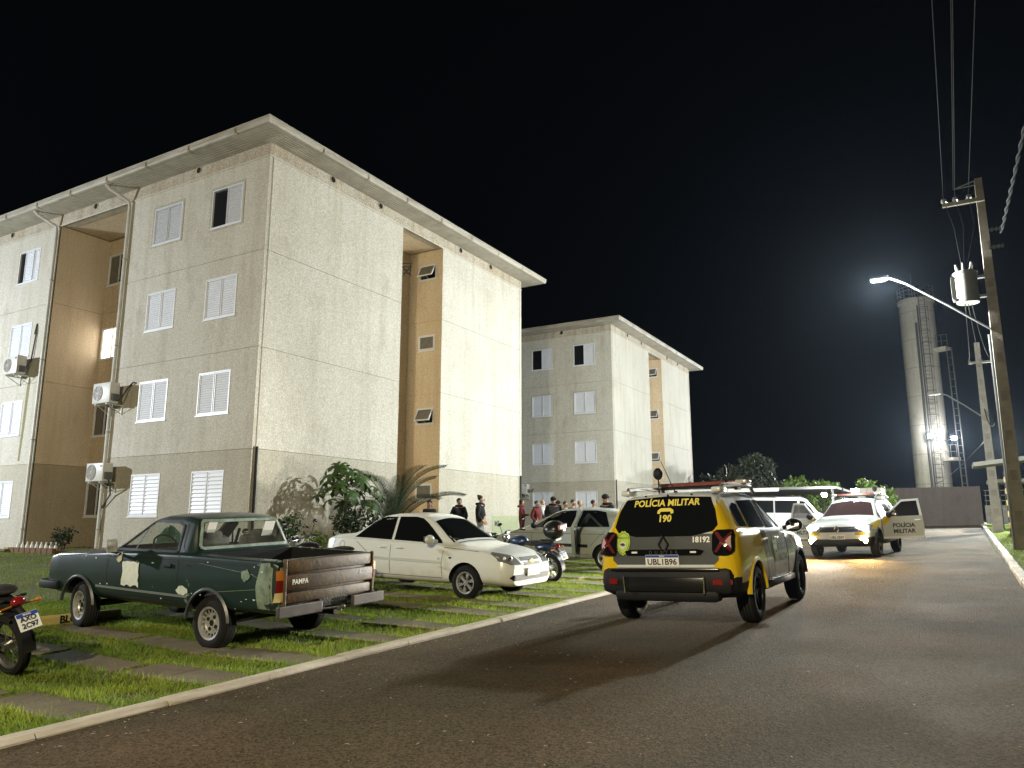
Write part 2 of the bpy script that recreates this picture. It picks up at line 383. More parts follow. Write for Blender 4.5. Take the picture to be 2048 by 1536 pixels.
def window(fn, u0, u1, z0, z1, parent, kind='shut', grille=False, surround=False, pitch=.062):
    mb = MB(); frame(mb, fn, u0, u1, z0, z1, .035, -.045, .012); rect(mb, fn, u0 - .03, u1 + .03, z0 - .035, z0 - .002, -.03, .03)
    w = mb.build('window', M_white if kind != 'lit' else M_whitep, parent); a, b, c, d = u0 + .036, u1 - .036, z0 + .036, z1 - .036; m = (a + b) / 2
    mb = MB(); rect(mb, fn, a, b, c, d, -.044, -.04)
    if kind in ('shut', 'half', 'quarter'):
        mb.build('pane', M_gap, w)  # black sheet behind the shutters; room shade painted
        if kind == 'shut': shutter(fn, a, m - .016, c, d, -.012, w, pitch); shutter(fn, m + .016, b, c, d, -.012, w, pitch)
        elif kind == 'half': shutter(fn, m - .02, b, c, d, -.012, w, pitch)
        else:
            q = a + (b - a) * .27; shutter(fn, q, q + (b - q) * .58, c, d, -.008, w, pitch); shutter(fn, q + (b - q) * .62, b, c, d, -.016, w, pitch)
    elif kind == 'glass':
        mb.build('pane', M_pane, w); mb = MB(); frame(mb, fn, a, m + .02, c, d, .03, -.036, -.012); frame(mb, fn, m - .02, b, c, d, .03, -.011, .006); mb.build('sash', M_whitep, w)
        mb = MB(); P = []
        for k in range(13): P += [(a + .05 + k * .032, -.037 if k % 2 else -.0395)]
        mb.add([fn(u, dd, zz) for u, dd in P for zz in (c + .03, d - .03)], [(2 * i, 2 * i + 2, 2 * i + 3, 2 * i + 1) for i in range(12)]); mb.build('curtain', M_frost, w)
    elif kind == 'lit':
        mb.build('pane', M_lit, w); mb = MB(); frame(mb, fn, a, m + .02, c, d, .022, -.036, -.012); frame(mb, fn, m - .02, b, c, d, .022, -.011, .006); mb.build('sash', M_whitep, w)
    elif kind in ('tilt', 'fixed'):
        mb.build('opening_shade', M_gap, w); mb = MB(); t = R(28) if kind == 'tilt' else 0.  # black backing sheet paints the unlit room
        def tf(u, dd, z):       # hinge at the top edge
            h = d - z; return fn(u, -.005 + h * math.sin(t) + dd * math.cos(t), d - h * math.cos(t) + dd * math.sin(t))
        frame(mb, tf, a, b, c, d, .04, -.012, .02); s_ = mb.build('sash', M_white, w)
        mb = MB(); rect(mb, tf, a + .03, b - .03, c + .03, d - .03, -.004, .004); mb.build('pane', M_frost, w)
        if t:
            mb = MB(); mb.tube([fn(m, -.02, c + .02), tf(m, -.01, c + .05)], .008, 5); mb.build('stay_arm', M_white, w)
    if surround:
        mb = MB(); frame(mb, fn, u0 - .07, u1 + .07, z0 - .075, z1 + .07, .062, 0, .012); mb.build('surround', M_base, w)
    if grille:
        mb = MB(); st = .075; lo, hi = (m, b) if grille == 'half' else (a, b)
        n = int((hi - lo + d - c) / st) + 1
        for sg in (1, -1):
            for k in range(n):
                q = lo - (d - c) + k * st if sg > 0 else lo + k * st
                pts = []
                for zz in (c, d):
                    u = q + (zz - c) * sg; pts.append([u, zz])
                (ua, za), (ub, zb) = pts
                def clip(u):  return za + (u - ua) * sg
                lo2, hi2 = max(min(ua, ub), lo), min(max(ua, ub), hi)
                if hi2 - lo2 < .02: continue
                mb.tube([fn(lo2, .016, clip(lo2)), fn(hi2, .016, clip(hi2))], .003, 3, cap=False)
        mb.build('security_grille', M_grille, w)
    return w
H = 2.65; TOPB = 10.62; TOP = 11.0
def ring(fn, u, z, r=.1):
    return fn, u, z, r
def vent(fn, u, z, parent, r=.095):
    mb = MB(); V = []; n = 20
    for (rr, d) in ((r + .02, .0), (r + .02, .018), (r, .018), (r, .002)):
        V += [fn(u + rr * math.cos(2 * math.pi * k / n), d, z + rr * math.sin(2 * math.pi * k / n)) for k in range(n)]
    F = [(i * n + k, i * n + (k + 1) % n, (i + 1) * n + (k + 1) % n, (i + 1) * n + k) for i in range(3) for k in range(n)]
    mb.add(V, F); v = mb.build('vent', M_beam, parent)
    mb = MB(); mb.add([fn(u + r * math.cos(2 * math.pi * k / n), .004, z + r * math.sin(2 * math.pi * k / n)) for k in range(n)], [tuple(range(n))]); mb.build('hole', M_gap, v)  # vent depth is a black disc, its shade painted
def block(loc, label, wk, lw, tilts, first):
    root = tag(empty('apartment_block', loc), label, 'building', 'four storey apartment blocks')
    LF = left(0); RF = right(0); XA = -6.35; XB = -9.9; XE = -16.9; YA, YB, YL = 5.8, 8.12, 13.9; dl = 1.7; dr = 1.5
    mb = MB()
    for a, b in (((XA, .065, -1), (-.065, YA - .065, TOP)), ((XA, YB + .065, -1), (-.065, YL, TOP)), ((XA, YA - .065, -1), (-dr - .065, YB + .065, TOP)),
                 ((XE, dl + .065, -1), (XA, YL, TOP)), ((XE, .065, -1), (XB - .065, dl + .065, TOP))): mb.bb(a, b)
    mb.build('inner_wall', M_conc, root)
    cols = {'C': (-2.24, -.98), 'B': (-4.83, -3.55), 'A': (-12.3, -11.0), 'Z': (-14.95, -13.65)}
    for f in range(4):
        z0 = f * H if f else -.9; z1 = (f + 1) * H if f < 3 else TOPB
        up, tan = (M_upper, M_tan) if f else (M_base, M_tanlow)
        zs, ze = f * H + .975, f * H + 2.135
        hs = {c: (*cols[c], zs, ze) for c in cols}
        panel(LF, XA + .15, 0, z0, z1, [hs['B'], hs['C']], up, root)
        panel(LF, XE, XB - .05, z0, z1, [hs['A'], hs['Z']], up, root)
        for c in cols: window(LF, *hs[c], root, **wk.get((c, f), {}))
        # recess between the two wings of the front
        bw = (-9.8, -8.6, f * H + 1.0, f * H + 2.12)
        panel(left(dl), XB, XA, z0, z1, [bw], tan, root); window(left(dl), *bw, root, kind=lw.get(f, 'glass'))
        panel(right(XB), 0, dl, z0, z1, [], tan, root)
        panel(lambda u, d, z: (XA - d + .15, u, z), 0, dl, z0, z1, [], tan, root)
        # long side with its own recess
        panel(RF, 0, YA, z0, z1, [], up, root); panel(RF, YB, YL, z0, z1, [], up, root)
        tw = (-1.02, -.29, f * H + 1.58, f * H + 2.15)
        panel(left(YB), -dr, 0, z0, z1, [tw], M_tan_lit, root); window(left(YB), *tw, root, kind=tilts.get(f, 'tilt'))
        panel(right(-dr), YA, YB, z0, z1, [], M_tan_lit, root)
        panel(lambda u, d, z: (u, YA + d, z), -dr, 0, z0, z1, [], M_tan, root)
    # crown beam below the eaves with a thin ledge
    mb = MB(); mb.bb((XE, 0, TOPB + .004), (0, .3, TOP)); mb.bb((-.3, .302, TOPB + .004), (0, YL, TOP)); mb.build('crown_beam', M_beam, root)
    mb = MB(); mb.bb((XE, -.022, TOPB - .022), (.022, -.001, TOPB + .022)); mb.bb((.001, 0, TOPB - .022), (.022, YL, TOPB + .022)); mb.build('ledge', M_upper, root)
    mb = MB(); mb.bb((XB, .3, TOPB + .02), (XA + .15, dl, TOPB + .1)); mb.build('recess_ceiling', M_tan, root); mb = MB(); mb.bb((-dr, YA, TOPB + .02), (-.3, YB, TOPB + .1)); mb.build('recess_ceiling', M_tan_lit, root)
    for u in (-2.95, -8.0, -13.0): vent(LF, u, TOPB + .28, root)
    for u in (2.4, 4.6, 9.25, 11.4): vent(RF, u, TOPB + .28, root)
    # eaves
    O = .7; mb = MB(); mb.bb((XE - O, -O, TOP + .004), (O, YL + O, TOP + .03)); sf = mb.build('eave_soffit', M_soff, root)
    mb = MB()
    for k in range(int((O - .1) / .1)):       # soffit battens
        y = -O + .13 + k * .1; mb.bb((XE - O, y, TOP - .004), (O - .1, y + .012, TOP + .003))
        x = O - .13 - k * .1; mb.bb((x - .012, y, TOP - .004), (x, YL + O, TOP + .003))
    mb.build('batten', M_soff, sf)
    mb = MB(); hx = (XE - O + O) / 2
    zc = TOP + 1.05; A = [(XE - O, -O, TOP + .19), (O, -O, TOP + .19), (O, YL + O, TOP + .19), (XE - O, YL + O, TOP + .19), (XE + 6.5, YL / 2, zc), (-6.5, YL / 2, zc)]
    mb.add(A, [(0, 1, 5, 4), (1, 2, 5), (2, 3, 4, 5), (3, 0, 4)]); mb.build('roof', M_roof, root)
    for (p, q, nrm) in (((XE - O, -O), (O, -O), (0, -1)), ((O, -O), (O, YL + O), (1, 0)), ((O, YL + O), (XE - O, YL + O), (0, 1))):
        mb = MB(); prof = [(-.012, .205), (.10, .205), (.115, .19), (.112, .165), (.10, .16), (.095, .06), (.07, .012), (.02, 0), (-.012, 0)]
        V = []
        for (x, y) in (p, q):
            ex = nrm[0] != 0
            for (d, z) in prof:
                if nrm[0]: V.append((x + d * nrm[0] , y + (d if (y > 5) else -d), TOP + z))
                else: V.append((x + (d if x > 0 else -d), y + d * nrm[1], TOP + z))
        n = len(prof); mb.add(V, [tuple(range(n)), tuple(range(2 * n - 1, n - 1, -1))] + [(i, (i + 1) % n, n + (i + 1) % n, n + i) for i in range(n)])
        gt = mb.build('gutter', M_gut, root)
        L_ = math.dist(p, q)
        for k in range(1, int(L_ / 1.9) + 1):
            tt = k * 1.9 / L_
            if tt > .99: break
            x, y = p[0] + (q[0] - p[0]) * tt, p[1] + (q[1] - p[1]) * tt; mb = MB()
            if nrm[0]: mb.bb((x - .1, y - .014, TOP - .008), (x + .122, y + .014, TOP + .0)); mb.bb((x + .1, y - .014, TOP), (x + .122, y + .014, TOP + .15))
            else: mb.bb((x - .014, y - .122 , TOP - .008), (x + .014, y + .1, TOP)); mb.bb((x - .014, y - .122, TOP), (x + .014, y - .1, TOP + .15))
            mb.build('bracket', M_gut, gt)
    for x in (XA + .30, XB - .12):
        mb = MB(); mb.tube([(x - .35, -O + .02, TOP + .02), (x - .3, -O + .12, TOP - .1), (x - .03, -.1, TOPB - .02), (x, -.075, TOPB - .2), (x, -.075, -1.0)], .052, 8); mb.build('downpipe', M_whitep, root, smooth=True)
        for z in (.6, 3.4, 6.0, 8.7): mb = MB(); mb.lathe([(.050, 0), (.064, 0), (.064, .03), (.050, .03)], (x, -.075, z), n=10, closed=True); mb.build('pipe_clip', M_gut, root)
    for y in (.12, YL - .15):
        mb = MB(); mb.tube([(.05, y, -1), (.05, y, H + .05)], .035, 8); mb.build('conductor_guard', M_black, root, smooth=True)
        mb = MB(); mb.tube([(.012, y, H + .05), (.012, y, TOPB)], .008, 5); mb.build('conductor', M_base, root)
    return root
BL1 = block((-15.16, 13.14, CAMZ - .77), 'tall cream apartment block with air conditioners on its front, behind the pickup', 
      {('C', 3): dict(kind='half', surround=True, grille='half'), ('B', 3): dict(surround=True, grille=True), ('A', 3): dict(kind='quarter'), ('C', 0): dict(pitch=.1), ('B', 0): dict(pitch=.1)},
      {2: 'lit'}, {0: 'fixed', 2: 'fixed'}, True)
block((-15.0, 36.6, CAMZ - .77 + .33), 'smaller looking apartment block farther back behind the gathered people',
      {('C', 3): dict(kind='half'), ('B', 3): dict(kind='half'), ('C', 2): dict(surround=True), ('B', 2): dict(surround=True)}, {}, {}, False)
# ---- air conditioners hung on the walls
M_acw = pbr('ac_casing', (.66, .65, .60), .45, var=.12, vscale=5)
M_acd = pbr('ac_grille', (.10, .10, .095), .5)
def aircon(loc, label, hose, w=.80, h=.54):
    r = tag(empty('air_conditioner', loc), label, 'air conditioner', 'outdoor units on the walls')   # origin: wall, bottom centre; faces -y
    mb = MB(); mb.rbox((0, -.36, h / 2), (w, .30, h), .02); mb.build('casing', M_acw, r, smooth=True)
    mb = MB(); cx = -w * .18; n = 28
    for rr in (.21, .175, .14, .105, .07, .04): mb.lathe([(rr, 0), (rr + .008, 0), (rr + .008, -.012), (rr, -.012)], (cx, -.515, h / 2), axis='y', n=n, closed=True)
    for k in range(10): a = 2 * math.pi * k / 10; mb.tube([(cx, -.524, h / 2), (cx + .215 * math.sin(a), -.524, h / 2 + .215 * math.cos(a))], .004, 4)
    mb.build('fan_grille', M_acw, r)
    mb = MB(); mb.lathe([(0, -.003), (.225, -.003), (.225, 0)], (cx, -.511, h / 2), axis='y', n=n)
    for k in range(3):
        a = 2 * math.pi * k / 3; mb.add([(cx + q * math.sin(a + da), -.516, h / 2 + q * math.cos(a + da)) for q, da in ((.03, -.5), (.19, -.35), (.2, .35), (.03, .6))], [(0, 1, 2, 3)])
    mb.build('fan', M_acd, r)
    mb = MB(); mb.bb((w / 2 - .14, -.514, h - .12), (w / 2 - .04, -.511, h - .07)); mb.build('badge', pbr('badge_blue', (.05, .12, .3), .4), r)
    for x in (-w * .32, w * .32): mb = MB(); mb.bb((x - .02, -.5, -.04), (x + .02, 0, -.004)); mb.bb((x - .02, -.03, -.3), (x + .02, 0, -.038)); mb.tube([(x, -.45, -.03), (x, -.015, -.28)], .012, 5); mb.build('bracket', M_acw, r)
    mb = MB(); mb.bb((w / 2 - .001, -.46, .06), (w / 2 + .05, -.26, .26)); mb.build('valve_cover', M_acd, r)
    mb = MB(); mb.tube(hose, .022, 7); mb.build('hose', pbr('hose_foam', (.07, .065, .055), .8), r, smooth=True)
    return r
zf = CAMZ - .77
aircon((-21.0, 13.14, CAMZ + 3.42), 'air conditioner below the second floor window with a black bent hose', [(.42, -.36, .12), (.5, -.3, .05), (.55, -.2, .2), (.62, -.08, .5), (.75, -.04, .62), (.85, -.0, .6)], w=.84, h=.60)
aircon((-20.95, 13.14, CAMZ + 1.18), 'lowest air conditioner beside the ground floor shutters', [(.42, -.36, .12), (.46, -.3, -.1), (.2, -.1, -.35), (-.25, -.05, -.75), (-.35, -.02, -1.6)], h=.52)
aircon((-26.2, 13.14, CAMZ + 4.80), 'air conditioner at the edge of the picture with stain running down below', [(.3, -.36, .12), (.38, -.25, .1), (.32, -.05, .5), (.42, -.03, 1.5), (.38, -.02, 1.75), (.3, -.02, 1.4)], h=.6)
a4 = aircon((-20.3, 36.6, CAMZ + 1.6), 'air conditioner on the far block near the near block edge', [(.42, -.36, .12), (.5, -.2, .1), (.55, -.02, .3)])
# ---- drip stain is algae on the render below the unit: thin film with its own outline
mb = MB(); mb.add([(-26.02, 13.135, CAMZ + 4.7), (-25.86, 13.135, CAMZ + 4.7), (-25.9, 13.135, CAMZ + 3.2), (-25.97, 13.135, CAMZ + 2.0), (-26.06, 13.135, CAMZ + 2.0), (-26.03, 13.135, CAMZ + 3.2)], [(0, 1, 2, 3, 4, 5)])
tag(mb.build('algae_streak', stucco('algae', (.34, .32, .17), (.2, .17, .06), .7, .8)), 'olive drip stain on the wall under the edge air conditioner', 'stain')

# ---- painted dado, scribble and drying rack on the long side of the near block
mb = MB(); rect(mb, right(.004), 11.6, 13.6, -.9, 1.08, 0, .004); mb.build('painted_dado', stucco('green_dado', (.42, .46, .30), (.33, .34, .2), .4, .4), BL1)
V, F = text_mesh('M5', .28, bold=.012); mb = MB(); mb.add([(.013, 11.95 + a, .78 + b) for a, b, _ in V], F); mb.build('scribble', M_black, BL1, fixn=False)
rk_ = tag(empty('drying_rack', (-15.16, 18.94, CAMZ + 8.35)), 'small folded metal rack sticking out of the top of the side recess', 'rack'); mb = MB()
for k in range(4): mb.tube([(-.9 + k * .0, .02, .12 * k), (.0, .45 + .03 * k, .12 * k)], .012, 5)
mb.tube([(-.02, .45, -.05), (-.02, .5, .5)], .014, 5); mb.tube([(-.4, .22, -.35), (0, .5, .3)], .014, 5); mb.tube([(-.4, .22, .4), (0, .5, -.1)], .014, 5); mb.build('frame', M_black, rk_)
# ================================================================== STREET LAMPS
M_polec = pbr('pole_concrete', (.21, .19, .155), .9, var=.3, vscale=3, bump=.3, bscale=30, space='World')
M_galv = pbr('galvanised', (.17, .175, .175), .6, metal=.3, var=.15)
M_lens = pbr('lamp_lens', (1, 1, 1), .3, emit=160, ecol=(.93, 1., .95))
M_lensoff = pbr('lamp_lens_off', (.5, .5, .48), .2)
def lamp_light(name, loc, power, col, parent, radius=.12, kind='POINT', rot=None, spot=None):
    l = bpy.data.lights.new(name, kind); l.energy = power; l.color = col; l.shadow_soft_size = radius
    if kind == 'SPOT': l.spot_size = spot; l.spot_blend = .35
    o = bpy.data.objects.new(name, l); COL.objects.link(o); o.location = loc; o.parent = parent
    if rot: o.rotation_euler = rot
    return o
_va = [0, 20, 35, 50, 60, 70, 80, 90, 100, 120, 150, 180]; _cd = [.36, .40, .50, .78, 1., 1.05, 1., .9, .75, .35, .08, .03]
IES = bpy.data.texts.new('street_lantern_ies'); IES.write('IESNA:LM-63-2002\nTILT=NONE\n1 1000 1 %d 1 1 2 0 0 0\n1 1 0\n%s\n0\n%s\n' % (len(_va), ' '.join(map(str, _va)), ' '.join('%.3f' % (14.15 * c) for c in _cd)))
def lantern(o):
    """wing-shaped photometry of a road lantern: little straight down, most to the sides"""
    l = o.data; l.use_nodes = True; nt = l.node_tree; e = next(n for n in nt.nodes if n.type == 'EMISSION'); t = nd(nt, 'ShaderNodeTexIES'); t.mode = 'INTERNAL'; t.ies = IES; nt.links.new(t.outputs[0], e.inputs['Strength'])
def arm_lamp(root, base, tip, lit, power=0, col=(.95, 1., .95)):
    """curved bracket from base to tip (local), cobra head at the tip pointing on along the arm"""
    b = Vector(base); t = Vector(tip); mid = b.lerp(t, .82) + Vector((0, 0, .10))
    mb = MB(); mb.tube([b, b.lerp(mid, .5) + Vector((0, 0, .03)), mid, t], .03, 8); mb.build('bracket_arm', M_galv, root, smooth=True)
    d = Vector((t.x - mid.x, t.y - mid.y, 0)).normalized(); a = math.atan2(d.y, d.x)
    rot = Matrix.Rotation(a, 3, 'Z')
    mb = MB(); mb.rbox(t + d * .25, (.56, .24, .10), .04, rot=rot); h = mb.build('lamp_head', M_galv, root, smooth=True)
    mb = MB(); mb.rbox(t + d * .28 + Vector((0, 0, -.06)), (.36, .18, .03), .012, rot=rot); mb.build('lens', M_lens if lit else M_lensoff, h)
    if lit: lantern(lamp_light('street_light', t + d * .28 + Vector((0, 0, -.16)), power, col, root, .22))
def conc_pole(root, h, w0=.36, w1=.2):
    mb = MB(); hw0, hw1, d0, d1 = w0 / 2, w1 / 2, .13, .1
    V = [(-hw0, -d0, -.3), (hw0, -d0, -.3), (hw0, d0, -.3), (-hw0, d0, -.3), (-hw1, -d1, h), (hw1, -d1, h), (hw1, d1, h), (-hw1, d1, h)]
    mb.add(V, [(3, 2, 1, 0), (4, 5, 6, 7), (0, 1, 5, 4), (1, 2, 6, 5), (2, 3, 7, 6), (3, 0, 4, 7)]); mb.build('post', M_polec, root)
    for k in range(9):
        mb = MB(); z = .8 + k * (h - 2) / 8; w = hw0 + (hw1 - hw0) * z / h; d = d0 + (d1 - d0) * z / h; mb.bb((-w * .55, -d - .004, z), (w * .55, -d + .01, z + .28)); mb.build('recess_shade_panel', pbr('pole_concrete_shaded', (.17, .15, .12), .9, var=.3), root)  # raised plates in darker concrete; the recess shade is painted
PX, PY = 1.60, 25.9; PZ = gz(PX, PY)
pole = tag(empty('utility_pole', (PX, PY, PZ)), 'tall concrete power pole with transformer and lit street lamp arm', 'pole')
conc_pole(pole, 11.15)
zz = lambda zr: zr + CAMZ - PZ            # camera-relative height -> pole local
mb = MB(); mb.bb((-1.02, -.2, zz(9.66)), (.1, -.1, zz(9.78))); mb.build('crossarm', M_polec, pole)
mb = MB(); mb.tube([(-.68, -.12, zz(10.2)), (.0, -.12, zz(10.38))], .02, 6); mb.tube([(-.68, -.12, zz(10.2)), (.0, -.12, zz(10.22))], .015, 6); mb.build('upper_bracket', M_galv, pole)
M_porc = pbr('porcelain', (.2, .19, .18), .15, coat=.5)
for x in (-.97, -.66, -.3):
    mb = MB(); mb.lathe([(0, 0), (.03, 0), (.03, .03), (.085, .035), (.04, .07), (.08, .08), (.04, .12), (.065, .125), (.03, .17), (0, .18)], (x, -.15, zz(9.79)), n=14); mb.build('insulator', M_porc, pole, smooth=True)
M_traf = pbr('transformer_grey', (.12, .12, .11), .5, var=.25, vscale=3)
mb = MB(); tz = zz(6.55); mb.lathe([(0, 0), (.30, 0), (.31, .04), (.31, .88), (.335, .9), (.335, .95), (.3, .98), (0, 1.02)], (-.62, -.05, tz), n=24); tf_ = mb.build('transformer', M_traf, pole, smooth=True)
for k in range(3):
    mb = MB(); a = -1.2 + k * 1.0; x, y = -.62 + .2 * math.sin(a), -.05 - .2 * math.cos(a); mb.tube([(x, y, tz + .95), (x + .05 * math.sin(a), y - .04, tz + 1.22)], [.05, .025], 8); mb.build('bushing', M_porc, tf_, smooth=True)
mb = MB()
for k in range(5): mb.bb((-1.02, -.25 + k * .07, tz + .15), (-.9, -.23 + k * .07, tz + .8))
mb.bb((-1.0, -.26, tz + .1), (-.92, .06, tz + .16)); mb.bb((-1.0, -.26, tz + .78), (-.92, .06, tz + .84)); mb.build('radiator', M_traf, tf_)
for q in (.12, .72): mb = MB(); mb.bb((-.32, -.15, tz + q), (-.08, -.02, tz + q + .08)); mb.build('hanger', M_galv, tf_)
arm_lamp(pole, (-.12, -.14, zz(5.65)), (-2.7, -.15, zz(7.68)), True, P_STREET)
mb = MB()
for z in (zz(8.2), zz(8.75)):
    mb.tube([(.1, 0, z), (.42, 0, z), (.45, 0, z + .05)], .018, 6)
    for x in (.2, .32, .42): mb.lathe([(.02, -.06), (.045, -.04), (.03, 0), (.045, .04), (.02, .06)], (x, 0, z), n=8)
mb.build('side_bracket', M_galv, pole)
mb = MB(); mb.tube([(-.2, -.15, zz(5.5)), (-.2, -.15, -.2)], .03, 6); mb.build('conduit', M_galv, pole)
# pole farther on with a dark lamp
P2X, P2Y = 1.72, 41.5; P2Z = gz(P2X, P2Y)
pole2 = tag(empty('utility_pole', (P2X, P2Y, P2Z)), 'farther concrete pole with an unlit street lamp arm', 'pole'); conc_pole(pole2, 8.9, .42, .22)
z2 = lambda zr: zr + CAMZ - P2Z
mb = MB(); mb.bb((-.42, -.16, z2(7.5)), (.55, -.06, z2(7.6))); mb.build('crossarm', M_polec, pole2)
for x in (-.38, .1, .5):
    mb = MB(); mb.lathe([(0, 0), (.03, 0), (.07, .03), (.03, .07), (.06, .08), (.02, .13), (0, .14)], (x, -.11, z2(7.61)), n=10); mb.build('insulator', M_porc, pole2, smooth=True)
arm_lamp(pole2, (-.12, -.16, z2(4.95)), (-1.75, -.2, z2(6.2)), False)
# lamp by the gatehouse and street lamps of the same row outside the picture
lp = tag(empty('gate_lamp_post', (2.55, 43.5, gz(2.55, 43.5))), 'thin post with a small lit lamp behind the near pole', 'lamp post')
mb = MB(); mb.tube([(0, 0, -.2), (0, 0, CAMZ + 4.0 - gz(2.55, 43.5))], .035, 8); mb.build('post', M_galv, lp)
h_ = CAMZ + 4.05 - gz(2.55, 43.5); mb = MB(); mb.rbox((-.05, -.12, h_), (.3, .25, .1), .03); mb.build('lamp_head', M_galv, lp)
mb = MB(); mb.rbox((-.05, -.2, h_ - .06), (.22, .16, .06), .02); mb.build('lens', pbr('lens_small', (1, 1, 1), .3, emit=30, ecol=(.95, 1., .9)), lp)
lamp_light('gate_light', (-.05, -.25, h_ - .16), 4200, (.95, 1., .9), lp)
bx, by = 1.6, -9.5
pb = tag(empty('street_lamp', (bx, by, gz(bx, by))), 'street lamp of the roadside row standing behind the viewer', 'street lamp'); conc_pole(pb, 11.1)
arm_lamp(pb, (-.12, 0, 7.0), (-2.7, 0, 8.9), True, P_NEAR, (1., .84, .56))
bx, by = -36., -1.
pc = tag(empty('street_lamp', (bx, by, gz(bx, by))), 'street lamp of the parking row beyond the frame edge', 'street lamp'); mb = MB(); mb.tube([(0, 0, -.3), (0, 0, 7.2)], [.09, .05], 10); mb.build('post', M_galv, pc)
arm_lamp(pc, (0, 0, 7.1), (.9, .9, 7.5), True, P_YARD, (.88, .95, 1.))
# ---- overhead lines
M_wire = pbr('cable', (.02, .02, .02), .9, spec=.05)
def sag(a, b, s, n=14):
    a, b = Vector(a), Vector(b); return [a.lerp(b, k / n) - Vector((0, 0, s * 4 * (k / n) * (1 - k / n))) for k in range(n + 1)]
def wire(pts, label, r=.012, group='overhead lines'):
    mb = MB(); mb.tube(pts, r, 5, cap=False); return tag(mb.build('power_line', M_wire), label, 'cable', group)
zp = lambda zr: zr + CAMZ
for x, xb, lab in ((-.97, .35, 'outer'), (-.66, .75, 'middle'), (-.3, 1.15, 'inner')):
    wire(sag((PX + x, PY - .15, zp(9.97)), (xb, -9.5, zp(10.1)), .25), 'bare wire from the %s porcelain insulator towards the top of the picture' % lab, .011)
    wire([(PX + x, PY - .15, zp(9.95)), (PX + x * .8, PY - .25, zp(8.9)), (PX - .62 + .25 * (x + .66), PY - .28, zp(7.75))], 'drop wire from the %s insulator down to the transformer' % lab, .010)
    wire(sag((PX - .62 + .25 * (x + .66), PY, zp(6.55)), (P2X + {-.97: -.38, -.66: .1, -.3: .5}[x], P2Y - .11, zp(7.75)), .5), 'span from the transformer to the farther pole, %s insulator' % lab, .012)
wire(sag((PX - .68, PY - .12, zp(10.2)), (.8, -9.5, zp(10.9)), .3), 'bare wire from the upper bracket towards the top of the picture', .011)
# twisted service cable
A, B = Vector((PX + .42, PY, zp(8.6))), Vector((2.35, -9.5, zp(8.6)))
for k, lab in ((0, 'darker'), (1, 'paler')):
    pts = []
    for j in range(181):
        q = j / 180; p = A.lerp(B, q) - Vector((0, 0, .35 * 4 * q * (1 - q))); a = q * 150 + k * math.pi; pts.append(p + Vector((math.cos(a), 0, math.sin(a))) * .028)
    wire(pts, 'twisted service cable hanging near the picture edge, %s strand' % lab, .022)
wire(sag((PX + .0, PY - .1, zp(5.4)), (P2X, P2Y - .2, zp(5.3)), 1.6), 'slack cable looping between the two concrete poles', .022)
wire(sag((P2X, P2Y, zp(4.0)), (-1., 70, zp(3.2)), .3), 'low cable running from the farther pole to the water tower', .02)
# ================================================================== WATER TOWER, END WALL, GATEHOUSE
M_tow = stucco('tower_render', (.76, .71, .65), (.38, .34, .30), .4, .5)
M_steel = pbr('painted_steel', (.16, .16, .16), .5, metal=.3)
TX, TY = -1.13, 71.; TZ = gz(TX, TY)
tw = tag(empty('water_tower', (TX, TY, TZ)), 'tall cylindrical concrete water tower behind the end wall', 'water tower')
zt = lambda zr: zr + CAMZ - TZ
mb = MB(); mb.lathe([(1.33, -.5), (1.33, zt(18.4)), (1.42, zt(18.45)), (1.42, zt(18.75)), (0, zt(18.8))], n=40); mb.build('shaft', M_tow, tw, smooth=True)
for z in np.arange(3, zt(18), 2.4): mb = MB(); mb.lathe([(1.331, z), (1.338, z + .015), (1.331, z + .03)], n=40); mb.build('joint_ring', M_conc, tw)
mb = MB()
for k in range(20):
    a = 2 * math.pi * k / 20; mb.tube([(1.38 * math.cos(a), 1.38 * math.sin(a), zt(18.7)), (1.38 * math.cos(a), 1.38 * math.sin(a), zt(19.75))], .022, 5)
for z in (19.1, 19.45, 19.75): mb.lathe([(1.36, zt(z)), (1.40, zt(z)), (1.40, zt(z) + .04), (1.36, zt(z) + .04)], n=28, closed=True)
mb.build('top_railing', M_steel, tw)
mb = MB(); mb.tube([(-.2, 0, zt(18.7)), (-.2, 0, zt(21.3))], .02, 5); mb.build('lightning_rod', M_steel, tw)
# caged ladder on the side facing the road, riser pipes
la = R(-72); lx, ly = 1.36 * math.cos(la), 1.36 * math.sin(la); tx_, ty_ = -math.sin(la), math.cos(la); ox, oy = math.cos(la), math.sin(la)
mb = MB()
for sgn in (-1, 1): mb.tube([(lx + tx_ * .24 * sgn + ox * .12, ly + ty_ * .24 * sgn + oy * .12, 1.2), (lx + tx_ * .24 * sgn + ox * .12, ly + ty_ * .24 * sgn + oy * .12, zt(18.9))], .025, 5)
for z in np.arange(1.4, zt(18.8), .35): mb.tube([(lx - tx_ * .24 + ox * .12, ly - ty_ * .24 + oy * .12, z), (lx + tx_ * .24 + ox * .12, ly + ty_ * .24 + oy * .12, z)], .016, 4)
ld = mb.build('ladder', M_steel, tw)
for z in np.arange(3.5, zt(18.8), 1.0):
    mb = MB(); pts = [(lx + tx_ * .36 * math.cos(q) + ox * (.12 + .68 * math.sin(q)), ly + ty_ * .36 * math.cos(q) + oy * (.12 + .68 * math.sin(q)), z) for q in np.linspace(0, math.pi, 9)]
    mb.tube(pts, .022, 4); mb.build('cage_hoop', M_steel, ld)
mb = MB()
for q in (.5, 1.57, 2.6): mb.tube([(lx + tx_ * .36 * math.cos(q) + ox * (.12 + .68 * math.sin(q)), ly + ty_ * .36 * math.cos(q) + oy * (.12 + .68 * math.sin(q)), z) for z in (3.5, zt(18.8))], .016, 4)
mb.build('cage_bar', M_steel, ld)
